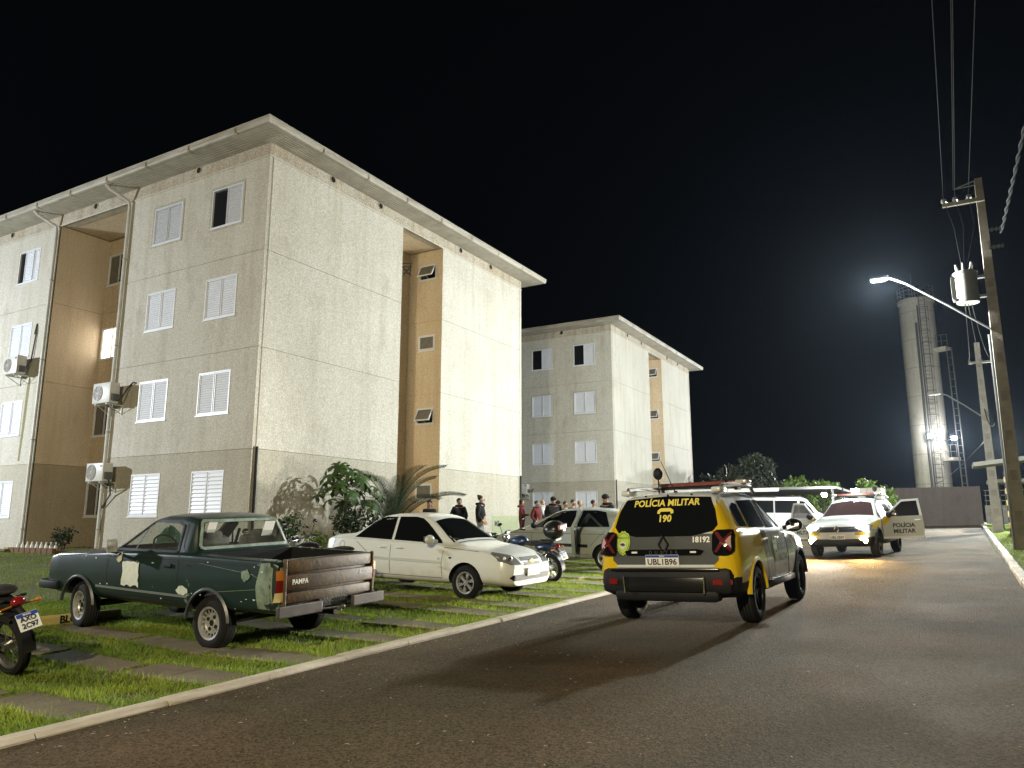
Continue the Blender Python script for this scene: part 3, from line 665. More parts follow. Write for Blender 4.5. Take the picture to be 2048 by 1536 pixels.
for da, r_ in ((-22, .09), (-14, .06)):
    a = R(-72 + da); mb = MB(); mb.tube([(1.45 * math.cos(a), 1.45 * math.sin(a), .5), (1.45 * math.cos(a), 1.45 * math.sin(a), zt(16.5 if r_ > .08 else 18))], r_, 8); mb.build('riser_pipe', M_steel, tw, smooth=True)
for z, a in ((zt(14.2), R(-25)), (zt(5.1), R(-35))):
    mb = MB(); px, py = 1.75 * math.cos(a), 1.75 * math.sin(a); mb.box((px, py, z), (.95, .9, .25), rz=a); p_ = mb.build('platform', M_tow, tw)
    mb = MB()
    for dx, dy in ((.4, -.4), (.4, .4), (-.4, -.4), (.4, 0), (0, -.42)): mb.tube([(px + dx, py + dy, z + .12), (px + dx, py + dy, z + 1.15)], .022, 4)
    for h2 in (.6, 1.12): mb.tube([(px - .4, py - .42, z + h2), (px + .4, py - .42, z + h2), (px + .42, py + .4, z + h2)], .02, 4)
    mb.build('railing', M_steel, p_)
mb = MB(); mb.tube([(2.0, -1.1, 0), (1.9, -1.1, zt(14.2))], .05, 6); mb.tube([(2.35, -1.1, 0), (2.25, -1.1, zt(14.2))], .05, 6)
for z in np.arange(.6, zt(14), .6): mb.tube([(2.0, -1.1, z), (2.32, -1.1, z)], .02, 4)
mb.build('side_ladder', M_steel, tw)
M_flood = pbr('flood_lens', (1, 1, 1), .3, emit=90, ecol=(1., 1., .93))
for (dx, dy, z) in ((.12, -2.15, zt(6.93)), (1.75, -1.65, zt(6.72))):
    mb = MB(); mb.rbox((dx, dy, z), (.4, .16, .32), .03); f_ = mb.build('floodlight', M_steel, tw)
    mb = MB(); mb.rbox((dx, dy - .09, z), (.34, .02, .26), .008); mb.build('lens', M_flood, f_)
    mb = MB(); mb.tube([(dx, dy + .1, z), (dx * .6, dy * .55, z - .1)], .03, 5); mb.build('bracket', M_steel, f_)
    lamp_light('flood_light', (dx, dy - .2, z), 9000, (.93, .97, 1.), tw, .1, 'SPOT', Vector((-.5, -.85, -.16)).to_track_quat('-Z', 'Y').to_euler(), R(125)); lamp_light('lens_spill', (dx, dy - .5, z), 110, (1., 1., .95), tw, .1)
# end wall
M_endw = stucco('end_wall_render', (.13, .105, .095), (.07, .055, .05), .5, .5)
ew = tag(empty('end_wall'), 'long dark plastered wall closing the far end of the road', 'wall'); mb = MB()
P0, P1 = (-26., 60.), (1.55, 57.); nseg = 12
for k in range(nseg):
    mb = MB(); a = k / nseg; b = (k + 1) / nseg; xa, ya = P0[0] + (P1[0] - P0[0]) * a, P0[1] + (P1[1] - P0[1]) * a; xb_, yb_ = P0[0] + (P1[0] - P0[0]) * b, P0[1] + (P1[1] - P0[1]) * b
    d = Vector((xb_ - xa, yb_ - ya)).normalized(); xa += d.x * .01; ya += d.y * .01; xb_ -= d.x * .01; yb_ -= d.y * .01
    zA, zB = gz(xa, ya), gz(xb_, yb_); zt_ = CAMZ + 2.38
    V = [(xa, ya, zA - .3), (xb_, yb_, zB - .3), (xb_, yb_ + .15, zB - .3), (xa, ya + .15, zA - .3), (xa, ya, zt_), (xb_, yb_, zt_), (xb_, yb_ + .15, zt_), (xa, ya + .15, zt_)]
    mb.add(V, [(3, 2, 1, 0), (4, 5, 6, 7), (0, 1, 5, 4), (1, 2, 6, 5), (2, 3, 7, 6), (3, 0, 4, 7)]); mb.build('wall_panel', M_endw, ew)
    mb = MB(); mb.bb((xb_ - .1, yb_ - .03, zB - .3), (xb_ + .1, yb_ + .2, zt_ + .02)); mb.build('wall_post', M_endw, ew)
# low wall and bright grass patch past its end
mb = MB(); x0, y0 = 1.9, 60.; z0 = gz(x0, y0); mb.bb((x0, y0, z0 - .3), (x0 + 9, y0 + .15, z0 + 1.2)); lw_ = mb.build('low_wall', M_conc); tag(lw_, 'low grey block wall beyond the end of the dark wall', 'wall')
mb = MB()
for k in range(16): mb.tube([(x0 + .1 + k * .55, y0 + .07, z0 + 1.2), (x0 + .1 + k * .55, y0 + .07, z0 + 2.2)], .025, 5)
for h2 in (1.5, 1.85, 2.18): mb.tube([(x0, y0 + .07, z0 + h2), (x0 + 9, y0 + .07, z0 + h2)], .02, 4)
mb.build('fence_rail', M_steel, lw_)
# gatehouse canopies by the poles
M_can = pbr('canopy_sheet', (.13, .125, .105), .6, var=.2, space='World')
gh = tag(empty('canopy', (2.9, 33.0, gz(2.9, 33.))), 'flat canopy slab behind the near power pole', 'canopy')
zg = lambda zr, o=gh: zr + CAMZ - o.location.z
mb = MB(); mb.add([(-2.1, -.9, zg(2.05)), (2.6, -.9, zg(2.55)), (2.6, 1.5, zg(2.6)), (-2.1, 1.5, zg(2.1)), (-2.1, -.9, zg(2.2)), (2.6, -.9, zg(2.7)), (2.6, 1.5, zg(2.75)), (-2.1, 1.5, zg(2.25))], [(3, 2, 1, 0), (4, 5, 6, 7), (0, 1, 5, 4), (1, 2, 6, 5), (2, 3, 7, 6), (3, 0, 4, 7)]); mb.build('slab', M_can, gh)
for dx in (-.3, 2.3):
    for dy in (-.6, 1.3): mb = MB(); mb.tube([(dx, dy, -.2), (dx, dy, zg(2.3))], .05, 8); mb.build('post', M_steel, gh)
gh2 = tag(empty('canopy', (2.7, 44.0, gz(2.7, 44.))), 'lower dark canopy over the striped gate post', 'canopy')
zg2 = lambda zr: zr + CAMZ - gh2.location.z
mb = MB(); mb.bb((-1.1, -1.2, zg2(1.95)), (2.2, 1.2, zg2(2.1))); mb.build('slab', M_steel, gh2)
for dx, dy in ((-.6, 1.), (1.9, 1.), (1.9, -1.), (-.1, -1.)): mb = MB(); mb.tube([(dx, dy, -.2), (dx, dy, zg2(2.0))], .05, 8); mb.build('post', M_steel, gh2)
M_yel = pbr('marker_yellow', (.72, .55, .18), .6, var=.2); M_blk = pbr('marker_black', (.015, .015, .015), .6)
sp = tag(empty('striped_post', (2.12, 38.5, gz(2.12, 38.5))), 'black and yellow striped gate post under the canopy', 'post')
for k in range(11):
    mb = MB(); mb.box((0, 0, .12 + k * .24), (.22, .22, .232)); mb.build('band', M_yel if k % 2 else M_blk, sp)
sp2 = tag(empty('striped_post', (2.45, 38.1, gz(2.45, 38.1))), 'shorter striped post beside the taller striped one', 'post')
for k in range(7):
    mb = MB(); mb.box((0, 0, .12 + k * .24), (.2, .2, .232)); mb.build('band', M_blk if k % 2 else M_yel, sp2)
# ================================================================== VEHICLES
def lerp3(a, b, t): return tuple(x + (y - x) * t for x, y in zip(a, b))
def round_poly(rows, al, be):
    """rows: list of equal-length point lists; rounds every interior row with fractions al (back) / be (ahead)"""
    out = [rows[0]]; n = len(rows)
    for i in range(1, n - 1):
        A = [lerp3(p, q, al[i]) for p, q in zip(rows[i], rows[i - 1])]; B = [lerp3(p, q, be[i]) for p, q in zip(rows[i], rows[i + 1])]
        M = [tuple(.25 * a + .5 * p + .25 * b for a, p, b in zip(x, y, z)) for x, y, z in zip(A, rows[i], B)]
        out += [A, M, B]
    out.append(rows[-1]); return out
class Body:
    def __init__(s, stations, rl=.10, rk=(.05, .05, .06, .12, .035, .02, .07, .1, .1), seg=.22):
        rows = []
        for (y, zb, wb, zs, ws, zm, wm, zbelt, wt, wg, zr, wr, zc) in stations:
            rows.append([(0, y, zb), (wb, y, zb), (ws, y, zs), (wm, y, zm), (wt, y, zbelt), (wg, y, zbelt + (.02 if zr > zbelt + .1 else .012)), (wr, y, zr), (wr * .55, y, zc - (zc - zr) * .18), (0, y, zc)])
        n = len(rows); al = [0] * n; be = [0] * n
        for i in range(1, n - 1):
            d0 = max(math.dist(rows[i][6], rows[i - 1][6]), .02); d1 = max(math.dist(rows[i][6], rows[i + 1][6]), .02)
            al[i] = min(.42, rl / d0); be[i] = min(.42, rl / d1)
        rows = round_poly(rows, al, be)
        R2 = [rows[0]]
        for a, b in zip(rows, rows[1:]):
            k = max(1, int(math.ceil(max(math.dist(p, q) for p, q in zip(a, b)) / seg)))
            for j in range(1, k + 1): R2.append([lerp3(p, q, j / k) for p, q in zip(a, b)])
        secs = []
        for row in R2:
            cols = [[p] for p in row]; K = len(cols); a_ = [0] * K; b_ = [0] * K
            for i in range(1, K - 1):
                d0 = max(math.dist(row[i], row[i - 1]), .004); d1 = max(math.dist(row[i], row[i + 1]), .004); a_[i] = min(.42, rk[i] / d0); b_[i] = min(.42, rk[i] / d1)
            rr = [c[0] for c in round_poly(cols, a_, b_)]; r3 = [rr[0]]
            for p, q in zip(rr, rr[1:]):
                r3.append(lerp3(p, q, .5)); r3.append(q)
            secs.append(r3 + [(-x, y, z) for x, y, z in r3[-2:0:-1]])
        m = len(secs[0]); V = [p for s_ in secs for p in s_]; F = []
        for i in range(len(secs) - 1):
            for j in range(m): F.append((i * m + j, i * m + (j + 1) % m, (i + 1) * m + (j + 1) % m, (i + 1) * m + j))
        F.append(tuple(range(m))); F.append(tuple((len(secs) - 1) * m + j for j in range(m - 1, -1, -1)))
        s.V, s.F = V, F; s.bvh = BVHTree.FromPolygons([Vector(p) for p in V], F)
    def hit(s, a, b, ax):
        if ax in ('+x', '-x'): sg = 1 if ax[0] == '+' else -1; o = Vector((sg * 3, a, b)); d = Vector((-sg, 0, 0))
        elif ax in ('+y', '-y'): sg = 1 if ax[0] == '+' else -1; o = Vector((a, 8 * sg, b)); d = Vector((0, -sg, 0))
        else: o = Vector((a, b, 4)); d = Vector((0, 0, -1))
        h = s.bvh.ray_cast(o, d)
        if h[0] is None:
            q = o + d * (3 if 'x' in ax else 4.5); h = s.bvh.find_nearest(q)
        n = h[1]
        if n.dot(d) > 0: n = -n
        return h[0], (n * .6 - d * .4).normalized()
    def decal(s, name, poly, ax, mat, parent, off=.004, step=.09, skirt=0., thick=None):
        bm = bmesh.new(); bm.faces.new([bm.verts.new((a, b, 0)) for a, b in poly])
        lo = [min(p[i] for p in poly) for i in (0, 1)]; hi = [max(p[i] for p in poly) for i in (0, 1)]
        for i in (0, 1):
            k = int((hi[i] - lo[i]) / step)
            for j in range(1, k + 1):
                co = [0, 0, 0]; co[i] = lo[i] + (hi[i] - lo[i]) * j / (k + 1); nn = [0, 0, 0]; nn[i] = 1
                bmesh.ops.bisect_plane(bm, geom=bm.verts[:] + bm.edges[:] + bm.faces[:], plane_co=co, plane_no=nn)
        base = {}
        for v in bm.verts:
            p, n = s.hit(v.co.x, v.co.y, ax); base[v] = (p, n); 
        if skirt:
            edges = [e for e in bm.edges if e.is_boundary]; r = bmesh.ops.extrude_edge_only(bm, edges=edges)
            newv = [g for g in r['geom'] if isinstance(g, bmesh.types.BMVert)]
            for v in newv:
                q = min((w for w in base), key=lambda w: (w.co - v.co).length_squared); base[v] = (base[q][0], base[q][1], -1)
        co = {v: (b[0] + b[1] * (off if len(b) == 2 else -skirt)) for v, b in base.items()}
        for v, c in co.items(): v.co = c
        bmesh.ops.triangulate(bm, faces=[f for f in bm.faces if len(f.verts) > 4])
        bmesh.ops.recalc_face_normals(bm, faces=bm.faces)
        for f in bm.faces:           # outward
            pass
        me = bpy.data.meshes.new(name); bm.to_mesh(me); bm.free(); me.materials.append(mat)
        me.polygons.foreach_set('use_smooth', [True] * len(me.polygons)); me.set_sharp_from_angle(angle=R(40))
        o = bpy.data.objects.new(name, me); COL.objects.link(o); o.parent = parent; return o
    def line(s, name, pts, ax, w, mat, parent, off=.003, step=.08, closed=False):
        """thin strip following the body along a 2D polyline"""
        P = []; pts = list(pts) + ([pts[0]] if closed else [])
        for (a, b) in zip(pts, pts[1:]):
            k = max(1, int(math.dist(a, b) / step)); P += [(a[0] + (b[0] - a[0]) * j / k, a[1] + (b[1] - a[1]) * j / k) for j in range(k)]
        P.append(pts[-1]); mb = MB(); V = []
        for i, p in enumerate(P):
            q0, q1 = P[max(i - 1, 0)], P[min(i + 1, len(P) - 1)]; dx, dy = q1[0] - q0[0], q1[1] - q0[1]; L = math.hypot(dx, dy) or 1; nx, ny = -dy / L * w / 2, dx / L * w / 2
            for sg in (1, -1):
                h, n = s.hit(p[0] + nx * sg, p[1] + ny * sg, ax); V.append(h + n * off)
        mb.add(V, [(2 * i, 2 * i + 1, 2 * i + 3, 2 * i + 2) for i in range(len(P) - 1)]); return mb.build(name, mat, parent, fixn=False)
    def text(s, name, txt, c, size, ax, mat, parent, off=.006, flip=None, rot=0., **kw):
        V, F = text_mesh(txt, size, **kw); mb = MB(); sx = {'+x': 1, '-x': -1, '-y': 1, '+y': -1, '+z': 1}[ax] * (flip or 1); W = []
        for (x, y, z) in V:
            x, y = x * math.cos(rot) - y * math.sin(rot), x * math.sin(rot) + y * math.cos(rot)
            h, n = s.hit(c[0] + sx * x, c[1] + y, ax); W.append(h + n * off)
        mb.add(W, F); return mb.build(name, mat, parent, fixn=False)
    def shell(s, name, mats, parent, cuts=(), matfn=None):
        """mesh object with boolean cuts; cuts: list of (MB, material)"""
        mb = MB(); mb.add(s.V, s.F); o = mb.build(name, mats, None, smooth=True)
        if matfn:
            for p in o.data.polygons: p.material_index = matfn(p.center, p.normal)
        tmp = []
        for (cm, mt) in cuts:
            c = cm.build('cutter', mt); tmp.append(c); m = o.modifiers.new('b', 'BOOLEAN'); m.object = c; m.operation = 'DIFFERENCE'; m.solver = 'EXACT'; m.material_mode = 'TRANSFER'
        if tmp:
            bpy.context.view_layer.update(); dg = bpy.context.evaluated_depsgraph_get(); me = bpy.data.meshes.new_from_object(o.evaluated_get(dg)); o.modifiers.clear(); old = o.data; o.data = me; bpy.data.meshes.remove(old); me.name = name
            for c in tmp: bpy.data.objects.remove(c)
            me.polygons.foreach_set('use_smooth', [True] * len(me.polygons)); me.set_sharp_from_angle(angle=R(28))
        w = o.modifiers.new('wn', 'WEIGHTED_NORMAL'); w.keep_sharp = True
        o.parent = parent; return o
def arch(y, z, r, x0=.45, n=28):
    out = []
    for sg in (1, -1):
        mb = MB(); mb.prism([(y + r * math.cos(2 * math.pi * k / n), z + r * math.sin(2 * math.pi * k / n)) for k in range(n)], sg * x0, sg * 1.3, lambda a, b, h: (h, a, b)); out.append(mb)
    return out
def ellip(mb, c, r, n=14, m=9, rot=None, mi=0):
    V = []; F = []
    for i in range(m + 1):
        th = math.pi * i / m
        for j in range(n):
            p = Vector((r[0] * math.sin(th) * math.cos(2 * math.pi * j / n), r[1] * math.sin(th) * math.sin(2 * math.pi * j / n), r[2] * math.cos(th)))
            if rot is not None: p = rot @ p
            V.append((p.x + c[0], p.y + c[1], p.z + c[2]))
    for i in range(m):
        for j in range(n): F.append((i * n + j, (i + 1) * n + j, (i + 1) * n + (j + 1) % n, i * n + (j + 1) % n))
    mb.add(V, F, mi)
M_tyre = pbr('tyre_rubber', (.011, .011, .011), .8, var=.3, vscale=9, bump=.2, bscale=40, spec=.2)
M_tread = pbr('tyre_tread', (.02, .019, .018), .9)
M_well = pbr('wheel_well', (.006, .006, .006), .9)
M_plas = pbr('black_plastic', (.009, .009, .0095), .6, var=.2, vscale=12, spec=.3)
M_tint = pbr('tinted_glass', (.006, .007, .007), .04, spec=.7)
M_chrome = pbr('chrome', (.6, .6, .6), .15, metal=1.)
M_alloy = pbr('silver_wheel', (.50, .50, .49), .35, metal=.55, var=.25, vscale=8)
M_seam = pbr('panel_gap', (.008, .008, .008), .7)
M_lensc = pbr('clear_lens', (.30, .31, .31), .08, metal=.4, coat=1.)
M_red = pbr('red_lens', (.20, .010, .012), .12, coat=1.)
M_amb = pbr('amber_lens', (.55, .18, .02), .15, coat=1.)
M_plate = pbr('plate_white', (.78, .78, .75), .4); M_pblue = pbr('plate_blue', (.02, .06, .32), .4); M_pblk = pbr('plate_black', (.01, .01, .01), .5)
M_mirror = pbr('mirror_glass', (.75, .75, .75), .03, metal=1.)
def wheel(parent, c, r, w, side, style, rimr, mrim, steer=0.):
    """side +1 right, -1 left: outer face looks along side*x"""
    o = empty('wheel', c, parent=parent, rot=(0, 0, steer))
    t0 = w / 2; pr = [(rimr, -t0 * .9), (rimr + .015, -t0), (r - .05, -t0), (r - .012, -t0 * .82), (r, -t0 * .6), (r, t0 * .6), (r - .012, t0 * .82), (r - .05, t0), (rimr + .015, t0), (rimr, t0 * .9)]
    mb = MB(); mb.lathe(pr, axis='x', n=36); ty = mb.build('tyre', M_tyre, o, smooth=True, sharp=50)
    mb = MB()
    for k, x in enumerate((-.55, -.18, .18, .55)):
        mb.lathe([(r + .001, x * t0 - .006), (r + .003, x * t0), (r + .001, x * t0 + .006)], axis='x', n=36)
    mb.build('tread_groove', M_tread, ty)
    mb = MB(); f = side * (t0 * .75); rr = rimr
    mb.lathe([(rr + .004, side * t0 * .93), (rr - .018, side * t0 * .86), (rr - .03, f * .6), (rr - .04, -f)], axis='x', n=36)
    if style == 'steel':
        mb.lathe([(.0, f * .55), (.05, f * .6), (.06, f * .5), (rr * .60, f * .42), (rr * .66, f * .62)], axis='x', n=36)
        n = 16
        for k in range(n):
            a = 2 * math.pi * k / n; d = .085
            V = []
            for (q, dd) in ((rr * .65, -d), (rr * .93, -d * .75), (rr * .93, d * .75), (rr * .65, d)): V.append((f * (.62 if q < rr * .8 else .75), q * math.cos(a + dd), q * math.sin(a + dd)))
            mb.add(V, [(0, 1, 2, 3)])
        mb.lathe([(rr * .9, f * .76), (rr, f * .98)], axis='x', n=36)
        rm = mb.build('rim', mrim, o, smooth=True)
        mb = MB(); mb.lathe([(0, f * .3), (rr, f * .3)], axis='x', n=36)
        for k in range(4): a = 2 * math.pi * k / 4 + .5; mb.lathe([(0, f * .64), (.022, f * .63), (.022, f * .4)], (0, rr * .42 * math.cos(a), rr * .42 * math.sin(a)), axis='x', n=10)
        mb.lathe([(0, f * .68), (.034, f * .66), (.034, f * .5)], axis='x', n=14); mb.build('hub', M_well, o)
    else:
        n = {'star': 6, 'alloy': 5}[style]; wd = {'star': .30, 'alloy': .19}[style]
        for k in range(n):
            a = 2 * math.pi * k / n + .3; V = []
            for (q, dd, x) in ((rr * .2, -wd * 1.6, .85), (rr * .93, -wd * .62, .8), (rr * .93, wd * .62, .8), (rr * .2, wd * 1.6, .85), (rr * .2, -wd * 1.6, .3), (rr * .93, -wd * .62, .3), (rr * .93, wd * .62, .3), (rr * .2, wd * 1.6, .3)): V.append((f * x, q * math.cos(a + dd), q * math.sin(a + dd)))
            mb.add(V, [(0, 1, 2, 3), (0, 4, 5, 1), (2, 6, 7, 3), (1, 5, 6, 2), (0, 3, 7, 4)])
        mb.lathe([(0, f * .95), (rr * .22, f * .9), (rr * .26, f * .4)], axis='x', n=20)
        rm = mb.build('rim', mrim, o, smooth=True)
        mb = MB(); mb.lathe([(0, f * .2), (rr, f * .2)], axis='x', n=30); 
        for k in range(4): a = 2 * math.pi * k / 4; mb.lathe([(0, f * .93), (.016, f * .93), (.016, f * .6)], (0, rr * .36 * math.cos(a), rr * .36 * math.sin(a)), axis='x', n=8)
        mb.build('hub', M_well, o)
    return o
def plate(parent, c, txt, rz=0., w=.40, h=.13, tilt=0., two=None, blue=True, rot=None, tmat=None):
    """licence plate facing -y in its own frame"""
    o = empty('licence_plate', c, parent=parent, rot=rot or (tilt, 0, rz))
    mb = MB(); mb.rbox((0, 0, 0), (w, .008, h), .003); mb.build('plate', M_plate, o)
    if blue: mb = MB(); mb.bb((-w / 2 + .003, -.0065, h / 2 - h * .23), (w / 2 - .003, -.0042, h / 2 - .003)); mb.build('blue_band', M_pblue, o)
    def tx(s, x, z, size, m, bold=.002, sp=1.):
        V, F = text_mesh(s, size, bold=bold, spacing=sp); mb = MB(); mb.add([(x + a, -.0085, z + b) for a, b, _ in V], F); mb.build('lettering', m, o, fixn=False)
    if blue: tx('BRASIL', 0, h / 2 - h * .115, h * .15, M_plate, .0005)
    if two:
        tx(two[0], 0, h * .13, h * .40, tmat or M_pblk); tx(two[1], 0, -h * .25, h * .40, tmat or M_pblk)
    else: tx(txt, 0, -h * .13, h * .72, tmat or M_pblk)
    return o
def car_root(name, x, y, yaw, roll, pitch, label, cat, group=None, z=None):
    """yaw clockwise from +y in degrees; origin on the ground under the rear axle"""
    o = empty(name, (x, y, gz(x, y) if z is None else z)); o.rotation_mode = 'QUATERNION'
    yw = -R(yaw); o.rotation_quaternion = (Matrix.Rotation(yw, 3, 'Z') @ Matrix.Rotation(R(pitch), 3, 'X') @ Matrix.Rotation(R(roll), 3, 'Y')).to_quaternion()
    return tag(o, label, cat, group)
def slope_pitch(x, y, yaw, wb):
    a = R(yaw); return math.degrees(math.atan2(gz(x + math.sin(a) * wb, y + math.cos(a) * wb) - gz(x, y), wb))
def slope_roll(x, y, yaw, tr=1.4):
    a = R(yaw); rx, ry = math.cos(a), -math.sin(a); return -math.degrees(math.atan2(gz(x + rx * tr / 2, y + ry * tr / 2) - gz(x - rx * tr / 2, y - ry * tr / 2), tr))
mir = lambda poly: [(-a, b) for a, b in poly]
# ------------------------------------------------------------------ police SUV
M_pw = pbr('police_white', (.62, .65, .64), .25, coat=.6); M_py = pbr('police_yellow', (.70, .48, .012), .22, coat=.8)
M_pg = pbr('police_grey', (.105, .112, .11), .25, metal=.2, coat=.8); M_ytxt = pbr('yellow_film', (.80, .66, .12), .4); M_wtxt = pbr('white_film', (.85, .85, .82), .4)
M_shield = pbr('shield_green', (.45, .62, .08), .4); M_kh = pbr('dark_film', (.03, .032, .03), .4); M_bar = pbr('beacon_red', (.22, .07, .055), .15, coat=1., var=.3, vscale=20); M_barw = pbr('beacon_clear', (.6, .55, .5), .12, coat=1.)
M_head = pbr('headlamp_lit', (1, 1, 1), .2, emit=120, ecol=(1., .98, .92)); M_fog = pbr('foglamp_lit', (1, 1, 1), .2, emit=110, ecol=(1., .72, .28)); M_strobe = pbr('strobe_lit', (1, 1, 1), .2, emit=90, ecol=(.92, .97, 1.))
SUV_ST = [(-.85, .46, .50, .50, .66, .58, .70, .70, .66, .62, .715, .46, .72), (-.82, .38, .66, .44, .80, .62, .83, .98, .775, .745, 1.02, .62, 1.045), (-.73, .36, .72, .42, .86, .68, .885, 1.06, .835, .79, 1.22, .69, 1.245),
          (-.575, .35, .74, .42, .87, .7, .895, 1.12, .85, .80, 1.525, .605, 1.57), (-.38, .33, .76, .41, .875, .72, .90, 1.13, .855, .805, 1.575, .60, 1.615), (.4, .30, .76, .40, .875, .72, .90, 1.11, .86, .81, 1.59, .61, 1.635),
          (1.2, .30, .76, .40, .875, .72, .895, 1.08, .86, .81, 1.575, .60, 1.62), (1.48, .30, .76, .40, .875, .72, .895, 1.07, .86, .81, 1.52, .585, 1.57), (2.2, .30, .76, .41, .875, .72, .90, 1.03, .86, .80, 1.06, .73, 1.09),
          (2.6, .30, .75, .42, .87, .72, .90, 1.0, .855, .79, 1.03, .66, 1.065), (3.2, .30, .72, .42, .84, .68, .86, .93, .81, .75, .965, .6, 1.0), (3.42, .32, .66, .44, .76, .64, .78, .82, .74, .68, .87, .52, .90), (3.51, .40, .5, .48, .6, .58, .62, .68, .6, .55, .70, .4, .71)]
def police_suv(root, opendoors=False, lights=False):
    B = Body(SUV_ST); cuts = [(a, M_well) for yy in (0, 2.67) for a in arch(yy, .35, .40)]
    def mf(c, n):
        if c.z < .55 and not (c.y > .5 and c.y < 2.2 and c.z > .44): return 3     # black lower cladding
        if c.z < .46: return 3
        if c.y < -.70 and c.z < .62: return 3
        if abs(c.x) > .60 and c.y < .30 and c.z < 1.42 and c.z < 1.62 - .55 * (c.y + .6) : return 1
        return 0
    B.shell('body', [M_pw, M_py, M_pg, M_plas], root, cuts, mf)
    # rear: grey tailgate, dark window, black bumper
    B.decal('tailgate', [(-.60, .74), (.60, .74), (.665, .80), (.66, 1.0), (.63, 1.10), (-.63, 1.10), (-.66, 1.0), (-.665, .80)], '-y', M_pg, root, .006, .06)
    B.decal('rear_window', [(-.60, 1.13), (-.35, 1.075), (.35, 1.075), (.60, 1.13), (.655, 1.2), (.615, 1.38), (.545, 1.53), (0, 1.56), (-.545, 1.53), (-.615, 1.38), (-.655, 1.2)], '-y', M_tint, root, .010, .06)
    B.decal('tailgate_trim', [(-.62, .715), (.62, .715), (.60, .745), (-.60, .745)], '-y', M_pw, root, .012, .1, .01)
    mb = MB(); mb.rbox((0, -.81, .555), (1.62, .20, .30), .07); mb.rbox((0, -.80, .40), (1.3, .2, .16), .05); mb.build('rear_bumper', M_plas, root, smooth=True)
    mb = MB(); mb.rbox((0, -.915, .52), (1.02, .03, .17), .012); mb.rbox((0, -.90, .692), (1.36, .06, .035), .014); mb.build('bumper_panel', pbr('bumper_gloss', (.010, .010, .011), .25), root, smooth=True)
    for sg in (-1, 1):
        mb = MB(); mb.rbox((sg * .70, -.885, .55), (.22, .05, .075), .015, rot=Matrix.Rotation(sg * .25, 3, 'Z')); mb.build('reflector', M_red, root)
        mb = MB(); mb.tube([(sg * .5, -.935, .62), (sg * .49, -.935, .42)], .012, 5); mb.build('guard_bar', M_chrome, root)
        # tail lamps: square dark housing, red cross bars
        p = [(.60, .905), (.612, .872), (.64, .855), (.76, .855), (.80, .872), (.825, .91), (.825, 1.08), (.80, 1.12), (.765, 1.135), (.655, 1.135), (.615, 1.115), (.60, 1.08)]; P = p if sg > 0 else mir(p)
        tl = B.decal('tail_lamp', P, '-y', M_tint, root, .035, .05, .02)
        for q in ([(.62, .885), (.66, .885), (.725, .975), (.79, .89), (.80, .925), (.745, 1.0), (.80, 1.075), (.785, 1.105), (.725, 1.03), (.665, 1.11), (.62, 1.11), (.695, 1.0)],):
            B.decal('light_cross', q if sg > 0 else mir(q), '-y', pbr('smoked_red', (.13, .018, .02), .12, coat=1.), tl, .041, .04)
        B.decal('light_core', [(sg * .70, .985), (sg * .80, .93), (sg * .80, 1.06)], '-y', pbr('core_pink', (.55, .35, .33), .15, coat=1.), tl, .040, .05)
    tx = lambda n, t, c, s, ax, m, **k: B.text(n, t, c, s, ax, m, root, **k)
    tx('lettering', 'POLÍCIA MILITAR', (0, 1.475), .108, '-y', M_ytxt, off=.014, bold=.0035, spacing=1.03)
    tx('lettering', '190', (0, 1.285), .112, '-y', M_ytxt, off=.014, bold=.004, spacing=1.02)
    hs = [(-.105, 1.352), (-.07, 1.345), (-.062, 1.372), (.062, 1.372), (.07, 1.345), (.105, 1.352), (.10, 1.39), (.06, 1.415), (-.06, 1.415), (-.10, 1.39)]
    B.decal('handset_symbol', hs, '-y', M_ytxt, root, .014, .05)
    tx('lettering', '18192', (.46, 1.03), .088, '-y', M_wtxt, off=.012, bold=.003)
    # maker's diamond, name bar, number plate
    mb = MB(); dm = [(0, .105), (.06, 0), (0, -.105), (-.06, 0)]; h0, _ = B.hit(0, .985, '-y')
    for a, b in zip(dm, dm[1:] + dm[:1]): mb.tube([(a[0], h0.y - .022, .985 + a[1]), (b[0], h0.y - .022, .985 + b[1])], .015, 6)
    mb.build('diamond_emblem', pbr('dark_chrome', (.16, .16, .16), .2, metal=1.), root, smooth=True)
    B.decal('name_bar', [(-.47, .855), (.45, .855), (.50, .905), (.42, .925), (-.42, .925), (-.50, .905)], '-y', M_tint, root, .02, .1, .01)
    tx('lettering', 'DUSTER', (0, .888), .055, '-y', pbr('smoke_chrome', (.12, .12, .12), .3, metal=.6), off=.026, spacing=2.2)
    for sg in (-1, 1): mb = MB(); h1, _ = B.hit(sg * .37, .89, '-y'); mb.rbox((sg * .37, h1.y - .026, .892), (.075, .012, .022), .005); mb.build('plate_lamp', M_wtxt, root)
    h2, _ = B.hit(0, .79, '-y'); plate(root, (-.02, h2.y - .02, .795), 'UBL1B96', w=.42, h=.135)
    sh = [(-.085, .115), (-.075, .14), (-.045, .15), (-.02, .175), (0, .165), (.02, .175), (.045, .15), (.075, .14), (.085, .115), (.105, .03), (.085, -.05), (.04, -.11), (0, -.135), (-.04, -.11), (-.085, -.05), (-.105, .03)]
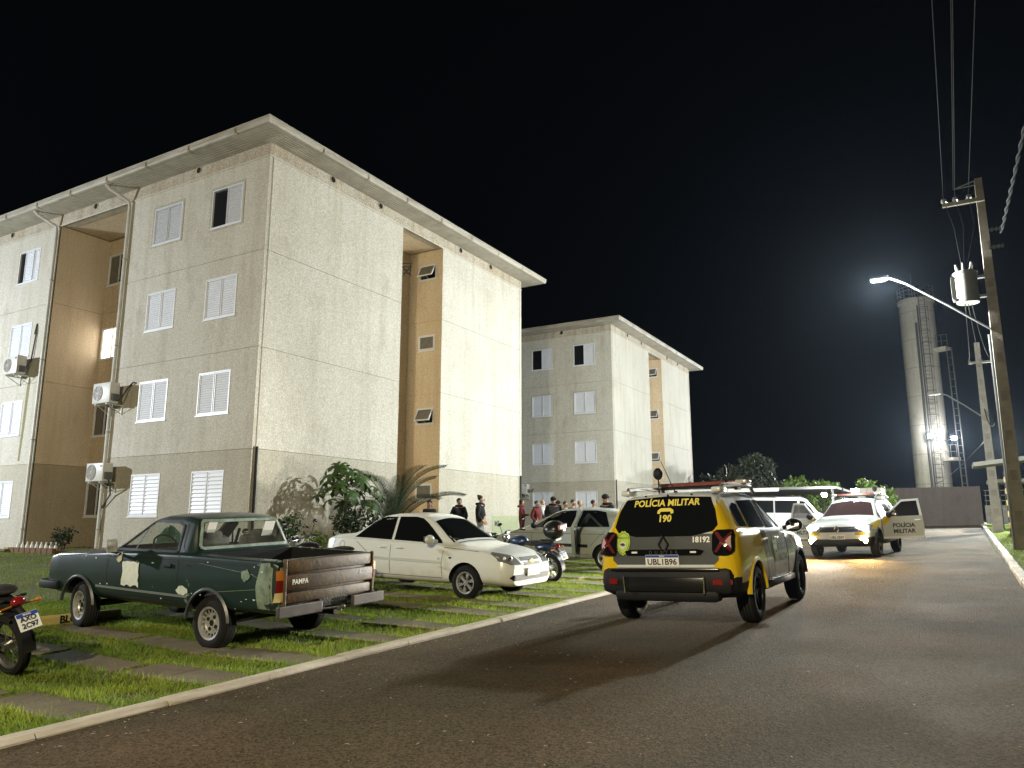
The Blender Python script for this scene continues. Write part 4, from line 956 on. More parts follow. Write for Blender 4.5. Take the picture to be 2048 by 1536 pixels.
    def shield(cx, cz, k, ax):
        e = B.decal('shield_emblem', [(cx + a * k, cz + b * k) for a, b in sh], ax, M_shield, root, .013, .06)
        rim = [(cx + a * k * .86, cz + b * k * .86) for a, b in sh]; B.line('shield_outline', rim, ax, .006, M_kh, e, .015, closed=True)
        B.decal('shield_crest', [(cx - .05 * k, cz + .0), (cx - .01 * k, cz + .05 * k), (cx + .05 * k, cz + .02 * k), (cx + .045 * k, cz - .03 * k), (cx, cz - .06 * k), (cx - .045 * k, cz - .04 * k)], ax, pbr('crest_white', (.6, .66, .5), .4), e, .016, .05)
        B.decal('shield_crest', [(cx - .04 * k, cz + .005), (cx + .005 * k, cz + .025 * k), (cx + .04 * k, cz - .005 * k), (cx, cz - .02 * k)], ax, M_kh, e, .019, .05)
        B.text('shield_lettering', 'PARANA', (cx, cz + .085 * k), .035 * k, ax, M_kh, e, off=.016)
    shield(-.53, .985, .95, '-y')
    for sg, ax in ((1, '+x'), (-1, '-x')):
        if opendoors and False: pass
        gl = [(-.42, 1.17), (-.30, 1.17), (.02, 1.155), (.06, 1.44), (-.10, 1.46), (-.30, 1.40)]
        B.decal('quarter_window', gl, ax, M_tint, root, .006, .08)
        B.decal('side_window', [(.09, 1.15), (.93, 1.13), (.93, 1.50), (.13, 1.485)], ax, M_tint, root, .006, .1)
        B.decal('side_window', [(1.00, 1.125), (1.98, 1.10), (1.86, 1.19), (1.42, 1.47), (1.30, 1.50), (1.00, 1.50)], ax, M_tint, root, .006, .1)
        for pts in ([(.05, .46), (.42, .62), (.30, .80), (.04, 1.13)], [(.96, .42), (.965, 1.12)], [(2.08, .44), (2.10, .80), (2.02, 1.10)], [(.05, 1.13), (2.0, 1.10)][:0] or [(.42, .44), (2.06, .44)]):
            B.line('door_seam', pts, ax, .010, M_seam, root)
        B.decal('yellow_panel', [(-.78, .60), (-.40, .60), (.02, .78), (.42, .62), (.56, .46), (.74, .46), (.42, 1.10), (.05, 1.14), (-.28, 1.15), (-.46, 1.20), (-.56, 1.5), (-.62, 1.42), (-.80, 1.05)], ax, M_py, root, .0035, .06) if not opendoors else None
        B.decal('grey_stripe', [(.62, .46), (.98, .46), (.64, 1.09), (.40, 1.105)], ax, M_pg, root, .006, .08)
        B.decal('yellow_panel', [(2.2, .98), (2.62, .80), (3.05, .74), (3.3, .80), (3.15, .90), (2.5, .99)], ax, M_py, root, .005, .08)
        B.decal('grey_stripe', [(1.86, .46), (2.22, .46), (2.30, .62), (2.34, .74), (2.1, 1.02), (1.84, 1.07)], ax, M_pg, root, .006, .08)
        for yy in (.22 + .35, 1.18):
            h3, n3 = B.hit(yy, .98, ax); mb = MB(); mb.rbox((h3.x + sg * .02, yy, .98), (.03, .17, .03), .012); mb.build('door_handle', M_wtxt, root, smooth=True)
        if not opendoors:
            shield(1.06, .80, 1.2, ax)
            B.text('lettering', 'POLÍCIA', (1.52, .845), .135, ax, M_kh, root, bold=.004); B.text('lettering', 'MILITAR', (1.52, .70), .135, ax, M_kh, root, bold=.004); B.text('lettering', 'EM AÇÃO', (1.62, .59), .06, ax, M_kh, root)
            mb = MB(); ellip(mb, (sg * 1.0, 1.90, 1.13), (.12, .085, .095)); mm = mb.build('mirror', M_plas, root, smooth=True)
            mb = MB(); mb.box((sg * 1.0, 1.822, 1.13), (.17, .006, .12)); mb.build('mirror_glass', M_mirror, mm)
            mb = MB(); mb.tube([(sg * .84, 1.93, 1.09), (sg * .95, 1.91, 1.11)], .03, 6); mb.build('mirror_arm', M_plas, mm)
        mb = MB(); mb.rbox((sg * .875, 1.30, .40), (.05, 1.75, .09), .02); mb.rbox((sg * .90, 1.30, .45), (.03, 1.2, .025), .008, 1); mb.build('sill_step', [M_plas, M_chrome], root, smooth=True)
        for yy in (0, 2.67):       # arch cladding
            mb = MB(); prof = [(.395, -.03), (.395, .02), (.43, .02), (.455, -.01), (.455, -.03)]; xx = .89 * sg
            V = []; n = 18
            for k in range(n + 1):
                a = math.pi * (.02 + .96 * k / n)
                for r_, d in prof: V.append((xx + sg * d, yy + r_ * math.cos(a), .35 + r_ * math.sin(a)))
            m_ = len(prof); mb.add(V, [(k * m_ + j, k * m_ + j + 1, (k + 1) * m_ + j + 1, (k + 1) * m_ + j) for k in range(n) for j in range(m_ - 1)]); mb.build('arch_trim', M_plas if yy else M_py, root, smooth=True)
            wheel(root, (sg * .785, yy, .345), .345, .215, sg, 'alloy', .215, pbr('black_alloy', (.03, .03, .03), .3, metal=.6))
        # roof rails
        pts = [(sg * .60, -.40, 1.60), (sg * .62, -.32, 1.675), (sg * .625, .3, 1.70), (sg * .62, 1.1, 1.685), (sg * .605, 1.3, 1.60)]
        mb = MB(); mb.tube(pts, .026, 8); mb.build('roof_rail', M_galv, root, smooth=True)
        mb = MB(); mb.rbox((sg * .595, -.36, 1.625), (.13, .30, .07), .03); mb.build('rail_foot', M_pw, root, smooth=True)
    # roof equipment
    mb = MB(); mb.rbox((0, .82, 1.745), (1.34, .27, .058), .025); lb = mb.build('light_bar', M_bar, root, smooth=True)
    for x in (-.60, .60): mb = MB(); mb.rbox((x, .82, 1.746), (.17, .275, .062), .025); mb.build('clear_end', M_barw, lb, smooth=True)
    mb = MB(); mb.rbox((0, .82, 1.70), (1.22, .22, .03), .01)
    for x in (-.52, .52): mb.rbox((x, .82, 1.675), (.05, .2, .07), .01)
    mb.build('bar_mount', M_plas, lb)
    mb = MB(); mb.tube([(.02, -.30, 1.60), (-.09, -.48, 2.02)], [.008, .004], 6); mb.lathe([(.0, .03), (.025, .02), (.03, 0)], (.02, -.30, 1.61), n=10); mb.build('antenna', M_plas, root)
    for x, y in ((-.44, .35), (.42, .62)):
        mb = MB(); mb.tube([(x, y, 1.62), (x, y, 1.86)], .012, 6); ellip(mb, (x, y, 1.90), (.07 if x < 0 else .02, .06, .085)); mb.build('search_lamp', M_plas, root, smooth=True)
    for x in (-.3, 0, .3): mb = MB(); h4, _ = B.hit(x, 1.565, '-y'); ellip(mb, (x, h4.y - .01, 1.575), (.015, .015, .012), 8, 5); mb.build('washer', M_plas, root)
    # front
    B.decal('windscreen', [(-.70, 2.12), (.70, 2.12), (.55, 1.56), (0, 1.50), (-.55, 1.56)], '+z', M_tint if not lights else pbr('windscreen_glass', (.05, .03, .03), .06, spec=.7), root, .006, .12)
    B.decal('grille', [(-.62, .70), (.62, .70), (.66, .84), (-.66, .84)], '+y', M_plas, root, .012, .08)
    mb = MB(); h0, _ = B.hit(0, .77, '+y')
    for a, b in zip(dm, dm[1:] + dm[:1]): mb.tube([(a[0], h0.y + .03, .78 + a[1] * .9), (b[0], h0.y + .03, .78 + b[1] * .9)], .014, 6)
    mb.build('diamond_emblem', M_chrome, root, smooth=True)
    for z in (.735, .80):
        for sg in (-1, 1): mb = MB(); mb.rbox((sg * .36, h0.y + .012 - .03, z), (.36, .02, .018), .005); mb.build('grille_bar', M_chrome, root)
    for sg in (-1, 1):
        p = [(.46, .72), (.80, .74), (.84, .86), (.72, .93), (.44, .86)]; hl = B.decal('headlamp', p if sg > 0 else mir(p), '+y', M_lensc, root, .012, .06, .01)
        if lights: mb = MB(); h5, _ = B.hit(sg * .64, .81, '+y'); ellip(mb, (sg * .64, h5.y + .015, .815), (.15, .03, .095)); mb.build('lit_lens', M_head, hl, smooth=True)
        mb = MB(); h6, _ = B.hit(sg * .62, .50, '+y'); ellip(mb, (sg * .66, h6.y - .0, .48), (.10, .04, .09)); fl = mb.build('fog_lamp', M_fog if lights else M_lensc, root, smooth=True)
    B.decal('yellow_panel', [(-.70, .62), (-.46, .62), (-.46, .70), (-.72, .70)], '+y', M_py, root, .012, .08); B.decal('yellow_panel', [(.46, .62), (.70, .62), (.72, .70), (.46, .70)], '+y', M_py, root, .012, .08)
    mb = MB(); h7 = B.hit(0, .5, '+y')[0]; mb.rbox((0, 3.45, .44), (1.42, .18, .18), .06); mb.build('front_bumper', M_plas, root, smooth=True)
    B.text('lettering', 'DISQUE DENÚNCIA', (0, 3.02), .075, '+z', M_pblue, root, flip=-1, off=.008, rot=math.pi)
    return B
suv_yaw = 1.2
suv = car_root('police_suv', -3.03, 9.85, suv_yaw, slope_roll(-3.03, 9.85, suv_yaw), slope_pitch(-3.03, 9.85, suv_yaw, 2.67), 'yellow and grey police SUV seen from behind on the road', 'police car', 'police cars')
police_suv(suv)
# ---- second police car: lamps lit, both front doors open
s2x, s2y, s2yaw = -2.35, 26.1, 180 + 7.
suv2 = car_root('police_suv', s2x, s2y, s2yaw, slope_roll(s2x, s2y, s2yaw), slope_pitch(s2x, s2y, s2yaw, 2.67), 'police SUV facing the viewer with headlights on and both front doors open', 'police car', 'police cars')
B2 = police_suv(suv2, True, True)
def open_door(root, sg, ang):
    """front door swung about the A-pillar hinge; built closed, then turned"""
    hx, hy = sg * .865, 2.06; o = empty('front_door', (hx, hy, 0), parent=root, rot=(0, 0, sg * R(ang)))
    mb = MB(); low = [(0, .46), (-1.06, .46), (-1.08, .80), (-1.06, 1.08), (-.05, 1.06), (.0, .85)]
    def fn(a, b, h): 
        ins = 0 if b < 1.1 else (b - 1.1) * .42
        return (sg * (.02 - ins + h), a, b)
    mb.prism(low, -.07, .0, fn); mb.build('door_skin', M_pw, o, smooth=True)
    fr_ = [[(-.05, 1.06), (-.10, 1.06), (-.60, 1.47), (-.62, 1.53)], [(-.62, 1.53), (-.60, 1.47), (-1.0, 1.49), (-1.06, 1.55)], [(-1.06, 1.55), (-1.0, 1.49), (-.995, 1.08), (-1.06, 1.08)]]
    mb = MB()
    for q in fr_: mb.prism(q, -.05, 0., fn)
    mb.build('window_frame', M_pw, o)
    mb = MB(); mb.prism([(-.10, 1.07), (-.60, 1.47), (-1.0, 1.49), (-.995, 1.08)], -.03, -.026, fn); mb.build('pane', glassy('door_glass', (.55, .5, .5), .12, .5), o)
    mb = MB(); mb.rbox((sg * .05, -.93, .95), (.03, .17, .03), .012); mb.build('handle', M_wtxt, o, smooth=True)
    for t, z, sz in (('POLÍCIA', .815, .155), ('MILITAR', .655, .155)):
        V, F = text_mesh(t, sz, bold=.005); mb = MB(); mb.add([(sg * .024, -.56 + sg * a, z + b) for a, b, _ in V], F); mb.build('lettering', M_kh, o, fixn=False)
    mb = MB(); mb.prism([(0, .46), (-1.06, .46), (-1.06, .52), (0, .52)], .001, .008, fn); mb.build('sill_strip', M_wtxt, o)
    mb = MB(); mb.prism([(0.0, .86), (-.04, 1.055), (-.28, 1.06), (-.05, .80)], .001, .005, fn); mb.build('yellow_panel', M_py, o)
    mb = MB(); mb.prism([(-.98, .5), (-.1, .5), (-.1, .98), (-.98, 1.0)], -.09, -.071, fn); mb.build('inner_trim', M_plas, o)
    mb = MB(); ellip(mb, (sg * .13, -.17, 1.13), (.11, .08, .09)); mb.build('mirror', M_plas, o, smooth=True)
    # black sheet laid on the body side; shade inside the cab is painted
    ax = '+x' if sg > 0 else '-x'; B2.decal('doorway_shade', [(1.00, .47), (2.04, .47), (2.06, .8), (1.98, 1.09), (1.42, 1.49), (1.30, 1.53), (1.0, 1.53)], ax, M_gap, root, .012, .1)
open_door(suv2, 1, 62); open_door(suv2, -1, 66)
mb = MB(); mb.rbox((0, 3.53, .575), (.40, .012, .13), .004); fp = mb.build('licence_plate', M_plate, suv2)
V, F = text_mesh('UBL1B97', .095, bold=.002); mb = MB(); mb.add([(-a, 3.5375, .56 + b) for a, b, _ in V], F); mb.build('plate_lettering', M_pblk, fp, fixn=False)
for sg in (-1, 1):
    lamp_light('head_light', (sg * .64, 3.62, .80), 3600, (1., .98, .88), suv2, .05, 'SPOT', (0, 0, 0), R(70))
    lamp_light('fog_light', (sg * .66, 3.60, .46), 430, (1., .55, .16), suv2, .05, 'SPOT', (R(90 - 8), 0, 0), R(120))
for o in suv2.children:
    if o.type == 'LIGHT' and o.data.type == 'SPOT': o.rotation_euler = (R(94 if o.data.energy > 450 else 82), 0, R(-20 if o.data.energy > 450 else 0)); o.data.spot_blend = 1.
mb = MB(); mb.rbox((-.02, 1.0, 1.87), (.22, .10, .09), .03); st = mb.build('strobe', M_strobe, suv2, smooth=True); lamp_light('strobe_light', (-.02, 1.2, 1.95), 25, (.92, .97, 1.), suv2, .06)
# ------------------------------------------------------------------ white sedan
M_sw = pbr('sedan_white', (.60, .64, .61), .22, coat=.8, col2=(.55, .58, .53), vscale=1.5)
def dusty(name, col, dirt):
    """paint with road dust thrown up over the lower body"""
    m = pbr(name, col, .3, coat=.5); nt = m.node_tree; L = nt.links.new; b = nt.nodes['Principled BSDF']
    tc = nd(nt, 'ShaderNodeTexCoord'); sp_ = nd(nt, 'ShaderNodeSeparateXYZ'); L(tc.outputs['Object'], sp_.inputs[0])
    n = nd(nt, 'ShaderNodeTexNoise'); n.inputs['Scale'].default_value = 5; n.inputs['Detail'].default_value = 6; L(tc.outputs['Object'], n.inputs['Vector'])
    ad = nd(nt, 'ShaderNodeMath', operation='MULTIPLY_ADD'); ad.inputs[1].default_value = .45; L(n.outputs[0], ad.inputs[0]); L(sp_.outputs[2], ad.inputs[2])
    r_ = nd(nt, 'ShaderNodeMapRange'); r_.inputs[1].default_value = .80; r_.inputs[2].default_value = .48; r_.inputs[4].default_value = .7; L(ad.outputs[0], r_.inputs[0])
    mx = nd(nt, 'ShaderNodeMix', data_type='RGBA'); L(r_.outputs[0], mx.inputs[0]); mx.inputs[6].default_value = (*col, 1); mx.inputs[7].default_value = (*dirt, 1); L(mx.outputs[2], b.inputs['Base Color'])
    rr = nd(nt, 'ShaderNodeMapRange'); rr.inputs[3].default_value = .22; rr.inputs[4].default_value = .6; L(r_.outputs[0], rr.inputs[0]); L(rr.outputs[0], b.inputs['Roughness']); return m
M_sd = dusty('sedan_dusty_white', (.72, .76, .74), (.50, .46, .35))
SED = [(-.87, .40, .48, .44, .58, .54, .62, .66, .60, .56, .68, .38, .69), (-.82, .32, .62, .40, .75, .58, .785, .93, .715, .675, .975, .53, .99), (-.5, .28, .66, .36, .78, .60, .805, .945, .745, .69, 1.0, .58, 1.015), (-.22, .26, .68, .34, .785, .62, .81, .935, .755, .705, 1.015, .61, 1.035),
       (.42, .24, .70, .33, .785, .62, .805, .915, .765, .72, 1.345, .53, 1.385), (.85, .24, .70, .32, .785, .62, .805, .905, .765, .72, 1.385, .54, 1.42), (1.3, .24, .70, .32, .785, .62, .805, .895, .765, .72, 1.365, .535, 1.405), (1.52, .24, .70, .32, .785, .62, .805, .89, .765, .72, 1.315, .525, 1.355),
       (2.22, .25, .70, .33, .785, .60, .80, .865, .755, .70, .905, .63, .925), (2.7, .26, .68, .34, .77, .58, .785, .82, .735, .68, .85, .55, .875), (3.02, .26, .64, .34, .75, .54, .765, .745, .71, .65, .785, .5, .81), (3.2, .24, .58, .30, .69, .48, .71, .665, .665, .61, .705, .44, .725), (3.29, .26, .48, .31, .58, .45, .60, .57, .565, .52, .60, .36, .61)]
sdx, sdy, sdyaw = -9.57, 11.67, 92.
sed = car_root('white_sedan', sdx, sdy, sdyaw, slope_roll(sdx, sdy, sdyaw), slope_pitch(sdx, sdy, sdyaw, 2.44), 'dusty white four door sedan parked on the lawn facing the road', 'car')
B = Body(SED, rl=.12)
B.shell('body', [M_sd], sed, [(a, M_well) for yy in (0, 2.443) for a in arch(yy, .285, .335, .42)])
for sg, ax in ((1, '+x'), (-1, '-x')):
    dl_ = [(-.12, .955), (.20, .95), (.78, .935), (.78, 1.335), (.50, 1.335), (.30, 1.28), (.02, 1.08)]
    B.decal('side_window', dl_, ax, M_tint, sed, .006, .08); B.decal('side_window', [(.84, .935), (1.92, .905), (1.88, .955), (1.50, 1.24), (1.36, 1.32), (1.2, 1.345), (.84, 1.34)], ax, M_tint, sed, .006, .08)
    for pts in ([(.81, .36), (.81, .925)], [(1.98, .36), (1.96, .60), (2.0, .88)], [(.40, .56), (.24, .72), (-.10, .93)], [(.42, .34), (1.98, .34)], [(2.0, .85), (2.7, .80), (3.05, .70)][:2]):
        B.line('door_seam', pts, ax, .008, M_seam, sed)
    B.line('side_moulding', [(.46, .615), (1.94, .60)], ax, .045, M_sw, sed, .012)
    for yy in (.62, 1.02):
        h, n = B.hit(yy, .80, ax); mb = MB(); mb.rbox((h.x + sg * .012, yy, .80), (.025, .14, .028), .01); mb.build('door_handle', M_sw, sed, smooth=True)
    mb = MB(); ellip(mb, (sg * .89, 1.78, .97), (.11, .075, .085)); mm = mb.build('mirror', M_sw, sed, smooth=True)
    mb = MB(); mb.tube([(sg * .74, 1.82, .94), (sg * .84, 1.79, .95)], .035, 6); mb.build('mirror_arm', M_sw, mm)
    mb = MB(); mb.box((sg * .9, 1.712, .97), (.15, .006, .11)); mb.build('mirror_glass', M_mirror, mm)
    B.line('fuel_flap_outline', [(-.38 + .062 * math.cos(q), .82 + .062 * math.sin(q)) for q in np.linspace(0, 2 * math.pi, 17)], ax, .007, M_seam, sed)
    h, n = B.hit(2.14, .68, ax); mb = MB(); mb.rbox((h.x + sg * .006, 2.14, .68), (.012, .05, .028), .004); mb.build('side_repeater', M_pblk, sed)
    p = [(.35, .60), (.62, .605), (.715, .66), (.71, .765), (.64, .795), (.42, .735)]; hl = B.decal('headlamp', p if sg > 0 else mir(p), '+y', M_lensc, sed, .010, .05, .01)
    h, n = B.hit(sg * .56, .68, '+y'); mb = MB(); ellip(mb, (sg * .56, h.y + .012, .68), (.06, .02, .05)); mb.build('reflector', M_mirror, hl, smooth=True); mb = MB(); h, n = B.hit(sg * .655, .70, '+y'); ellip(mb, (sg * .655, h.y + .014, .70), (.025, .02, .035)); mb.build('indicator', M_wtxt, hl, smooth=True)
    p = [(.58, .62), (.70, .64), (.68, .85), (.60, .86)]; B.decal('tail_lamp', p if sg > 0 else mir(p), '-y', M_red, sed, .01, .05, .01)
    for yy in (0, 2.443): wheel(sed, (sg * .69, yy, .285), .285, .165, sg, 'star', .178, M_alloy)
B.line('windscreen_seam', [(-.62, 2.20), (.62, 2.20)], '+z', .02, M_plas, sed)
B.decal('windscreen', [(-.66, 2.13), (.66, 2.13), (.50, 1.60), (0, 1.565), (-.50, 1.60)], '+z', M_tint, sed, .006, .1)
B.decal('rear_window', [(-.60, -.16), (.60, -.16), (.49, .37), (-.49, .37)], '+z', M_tint, sed, .006, .1)
for q in ([(-.30, .655), (.30, .655), (.28, .71), (-.28, .71)], [(-.25, .585), (.25, .585), (.28, .63), (-.28, .63)]): B.decal('grille', q, '+y', M_plas, sed, .010, .05)
h, _ = B.hit(0, .645, '+y'); mb = MB(); mb.prism([(-.10, -.012), (-.035, -.012), (-.03, -.03), (.035, -.03), (.04, -.012), (.10, -.012), (.085, .014), (.035, .014), (.03, .03), (-.03, .03), (-.035, .014), (-.085, .014)], h.y + .012, h.y + .03, lambda a, b, hh: (a, hh, .643 + b)); mb.build('cross_emblem', pbr('gold_emblem', (.55, .40, .10), .25, metal=.8), sed)
B.decal('bumper_intake', [(-.58, .345), (.58, .345), (.65, .395), (.60, .44), (-.60, .44), (-.65, .395)], '+y', M_plas, sed, .008, .06)
mb = MB(); h, _ = B.hit(0, .47, '+y'); mb.rbox((-.02, h.y + .02, .47), (.40, .012, .13), .004); fp = mb.build('licence_plate', M_plate, sed); mb = MB(); mb.bb((-.215, h.y + .0265, .505), (.175, h.y + .029, .533)); mb.build('blue_band', M_pblue, fp)
V, F = text_mesh('AXW9E60', .085, bold=.001); mb = MB(); mb.add([(-.02 - a, h.y + .0285, .452 + b) for a, b, _ in V], F); mb.build('plate_lettering', pbr('plate_faded', (.3, .3, .3), .5), fp, fixn=False)
for x in (-.30, .22): mb = MB(); mb.tube([(x, 2.18, .945), (x + .45, 2.05, 1.005)], .010, 5); mb.build('wiper', M_plas, sed)
B.text('lettering', 'LS', (1.90, .655), .05, '+x', M_kh, sed)
# ------------------------------------------------------------------ old pickup
def old_paint():
    m = bpy.data.materials.new('faded_green_paint'); m.use_nodes = True; nt = m.node_tree; L = nt.links.new; b = nt.nodes['Principled BSDF']
    tc = nd(nt, 'ShaderNodeTexCoord')
    def noise(sc, det=6):
        n = nd(nt, 'ShaderNodeTexNoise'); n.inputs['Scale'].default_value = sc; n.inputs['Detail'].default_value = det; L(tc.outputs['Object'], n.inputs['Vector']); return n.outputs[0]
    r1 = nd(nt, 'ShaderNodeValToRGB'); e = r1.color_ramp.elements; e[0].position = .3; e[0].color = (.005, .016, .016, 1); e[1].position = .75; e[1].color = (.011, .028, .026, 1); L(noise(2.2), r1.inputs[0])
    r2 = nd(nt, 'ShaderNodeMapRange'); r2.inputs[1].default_value = .70; r2.inputs[2].default_value = .74; r2.inputs[4].default_value = .8; L(noise(7, 4), r2.inputs[0])
    mx = nd(nt, 'ShaderNodeMix', data_type='RGBA'); L(r2.outputs[0], mx.inputs[0]); L(r1.outputs[0], mx.inputs[6]); mx.inputs[7].default_value = (.16, .24, .20, 1); L(mx.outputs[2], b.inputs['Base Color'])
    b.inputs['Roughness'].default_value = .38; b.inputs['Coat Weight'].default_value = .3; return m
M_gr = old_paint(); M_rust = pbr('rusty_brown_paint', (.135, .080, .032), .6, col2=(.040, .026, .013), vscale=5, bump=.2, bscale=25)
M_fade = pbr('faded_edge', (.24, .32, .25), .6, col2=(.07, .10, .075), vscale=7); M_filler = pbr('body_filler', (.52, .60, .54), .8, var=.2, vscale=12); M_cab = pbr('cab_lining', (.09, .085, .075), .8, var=.3)
PH = .06
PK = [(-1.07, .44, .66, .48, .74, .66, .78, .92, .775, .75, .955, .6, .955), (-1.0, .40, .70, .46, .79, .70, .82, .96, .805, .775, .985, .6, .985), (.32, .34, .70, .42, .80, .70, .83, .97, .81, .775, .99, .62, .99), (.36, .34, .70, .42, .80, .70, .83, .97, .81, .76, 1.0, .66, 1.005),
      (.50, .34, .70, .42, .80, .70, .83, .97, .81, .76, 1.37, .62, 1.40), (.72, .34, .70, .42, .80, .70, .83, .965, .81, .76, 1.41, .625, 1.445), (1.12, .34, .70, .42, .80, .70, .83, .96, .805, .755, 1.405, .62, 1.44), (1.36, .34, .70, .42, .80, .70, .83, .955, .80, .75, 1.36, .60, 1.395),
      (2.02, .34, .70, .42, .80, .70, .82, .935, .795, .735, .965, .68, .98), (3.15, .34, .68, .42, .78, .68, .80, .875, .77, .71, .90, .62, .915), (3.37, .36, .66, .44, .77, .66, .785, .83, .755, .70, .86, .6, .87), (3.42, .42, .62, .48, .73, .64, .75, .79, .72, .68, .82, .55, .825)]
PK = [(a[0],) + tuple(v + PH if i in (1, 3, 5, 7, 10, 12) else v for i, v in enumerate(a) if i) for a in PK]
pkx, pky, pkyaw = -7.41, 6.76, -89.3
pk = car_root('old_pickup', pkx, pky, pkyaw, slope_roll(pkx, pky, pkyaw), slope_pitch(pkx, pky, pkyaw, 2.578), 'old dark green pickup truck with a rusty brown tailgate on the lawn', 'pickup truck')
B = Body(PK, rl=.05, rk=(.05, .05, .05, .09, .03, .02, .06, .1, .1))
cuts = [(a, M_well) for yy in (0, 2.578) for a in arch(yy, .30, .36, .42)]
mb = MB(); mb.bb((-.68, -1.0, .56), (.68, .28, 1.4)); cuts.append((mb, M_plas))
# cabin hollow and window openings
mb = MB(); pr = [(.44, .55), (2.2, .55), (1.98, .96), (1.36, 1.40), (1.1, 1.445), (.72, 1.445), (.56, 1.40), (.44, 1.02)]
V = []
for sg in (-1, 1): V += [(sg * (.72 if z < 1.05 else .72 - (z - 1.03) * .33), y, z) for y, z in pr]
n = len(pr); mb.add(V, [tuple(range(n)), tuple(range(2 * n - 1, n - 1, -1))] + [(i, (i + 1) % n, n + (i + 1) % n, n + i) for i in range(n)]); cuts.append((mb, M_cab))
SIDEW = [(.66, 1.06), (1.93, 1.04), (1.80, 1.12), (1.42, 1.37), (1.30, 1.40), (.80, 1.40), (.70, 1.36)]
REARW = [(-.66, 1.12), (-.62, 1.10), (.62, 1.10), (.66, 1.12), (.575, 1.395), (.545, 1.415), (-.545, 1.415), (-.575, 1.395)]
WIND = [(-.64, 1.08), (.64, 1.08), (.54, 1.40), (-.54, 1.40)]
mb = MB(); mb.prism(SIDEW, -1.2, 1.2, lambda a, b, h: (h, a, b)); cuts.append((mb, M_cab))
mb = MB(); mb.prism(REARW, .2, .75, lambda a, b, h: (a, h, b)); cuts.append((mb, M_cab))
mb = MB(); mb.prism(WIND, 1.25, 2.3, lambda a, b, h: (a, h, b)); cuts.append((mb, M_cab))
B.shell('body', [M_gr], pk, cuts)
M_pgl = glassy('dusty_glass', (.92, .95, .92), .08, .10, (.2, .21, .19))
for sg, ax in ((1, '+x'), (-1, '-x')):
    B.decal('side_window', SIDEW, ax, M_pgl, pk, -.006, .12); B.line('window_seal', SIDEW, ax, .03, M_plas, pk, .006, closed=True); B.line('quarter_bar', [(1.52, 1.06), (1.40, 1.36)], ax, .025, M_plas, pk, .0)
    for pts in ([(.56, .50), (.56, 1.02), (.64, 1.38)], [(1.98, .50), (1.98, 1.0)], [(.56, .50), (1.98, .50)], [(2.0, .995), (3.2, .90)]): B.line('door_seam', pts, ax, .010, M_seam, pk)
    B.line('rub_strip', [(.36, .565), (2.2, .575)], ax, .03, pbr('grey_rubber', (.13, .15, .15), .6), pk, .010); B.line('belt_crease', [(-1.02, .965), (.5, .975), (2.0, .955)], ax, .012, M_seam, pk, .003)
    h, _ = B.hit(1.86, .90, ax)
    h, _ = B.hit(.74, .90, ax); mb = MB(); mb.rbox((h.x + sg * .008, .74, .90), (.02, .14, .045), .008); mb.build('door_handle', M_plas, pk)
    h, _ = B.hit(.36, .88, ax); mb = MB(); mb.lathe([(0, .012), (.035, .012), (.045, 0)], (h.x, .36, .88), axis='x', n=14); mb.build('fuel_cap', M_plas, pk)
    mb = MB(); mb.rbox((sg * .93, 1.74, 1.10), (.05, .07, .155), .02); mm = mb.build('mirror', M_plas, pk, smooth=True)
    mb = MB(); mb.box((sg * .935, 1.70, 1.10), (.13, .006, .16)); mb.build('mirror_glass', pbr('mirror_worn', (.55, .55, .5), .35, col2=(.12, .12, .1), vscale=14), mm); mb = MB(); mb.rbox((sg * .955, 1.74, 1.10), (.012, .08, .15), .004); mb.build('mirror_back', pbr('mirror_chipped', (.5, .5, .46), .4, col2=(.1, .1, .1), vscale=14), mm)
    mb = MB(); mb.tube([(sg * .80, 1.80, 1.0), (sg * .93, 1.76, 1.03)], .018, 6); mb.build('mirror_arm', M_plas, mm)
    for yy in (0, 2.578):
        mb = MB(); prof = [(.357, -.02), (.357, .016), (.370, .024), (.392, .004)]; xx = .815 * sg; V = []; n = 18
        for k in range(n + 1):
            a = math.pi * (.03 + .94 * k / n)
            for r_, d in prof: V.append((xx + sg * d, yy + r_ * math.cos(a), .30 + r_ * math.sin(a)))
        m_ = len(prof); mb.add(V, [(k * m_ + j, k * m_ + j + 1, (k + 1) * m_ + j + 1, (k + 1) * m_ + j) for k in range(n) for j in range(m_ - 1)]); mb.build('arch_trim', pbr('grey_arch', (.06, .075, .085), .4), pk, smooth=True)
        wheel(pk, (sg * .70, yy, .295), .295, .18, sg, 'steel', .18, M_alloy, steer=0 if yy == 0 else R(-8))
    p = [(.755, .58), (.815, .60), (.82, .95), (.755, .95)]
    q = [(.715, .55), (.79, .56), (.79, .93), (.715, .93)]; q = q if sg > 0 else mir(q)
    B.decal('tail_pillar', [(sg * .68, .50), (sg * .815, .52), (sg * .815, 1.01), (sg * .68, 1.03)], '-y', M_fade, pk, .006, .08)
    for (z0, z1, mt) in ((.60, .70, M_lensc if sg > 0 else pbr('cream_lens', (.6, .5, .25), .2)), (.70, .83, M_red), (.83, .93, M_amb)):
        B.decal('tail_lamp', [(sg * .70, z0), (sg * .785, z0), (sg * .785, z1), (sg * .70, z1)], '-y', mt, pk, .02, .06, .015)
    B.decal('headlamp', [(sg * .42, .66), (sg * .66, .66), (sg * .66, .82), (sg * .42, .82)], '+y', M_lensc, pk, .012, .06, .01); B.decal('indicator', [(sg * .67, .66), (sg * .74, .66), (sg * .74, .82), (sg * .67, .82)], '+y', M_amb, pk, .012, .06, .01)
    B.decal('faded_patch', [(-1.02, .52), (-.80, .52), (-.78, .75), (-.84, 1.0), (-1.02, 1.02)], ax, M_fade, pk, .004, .08)
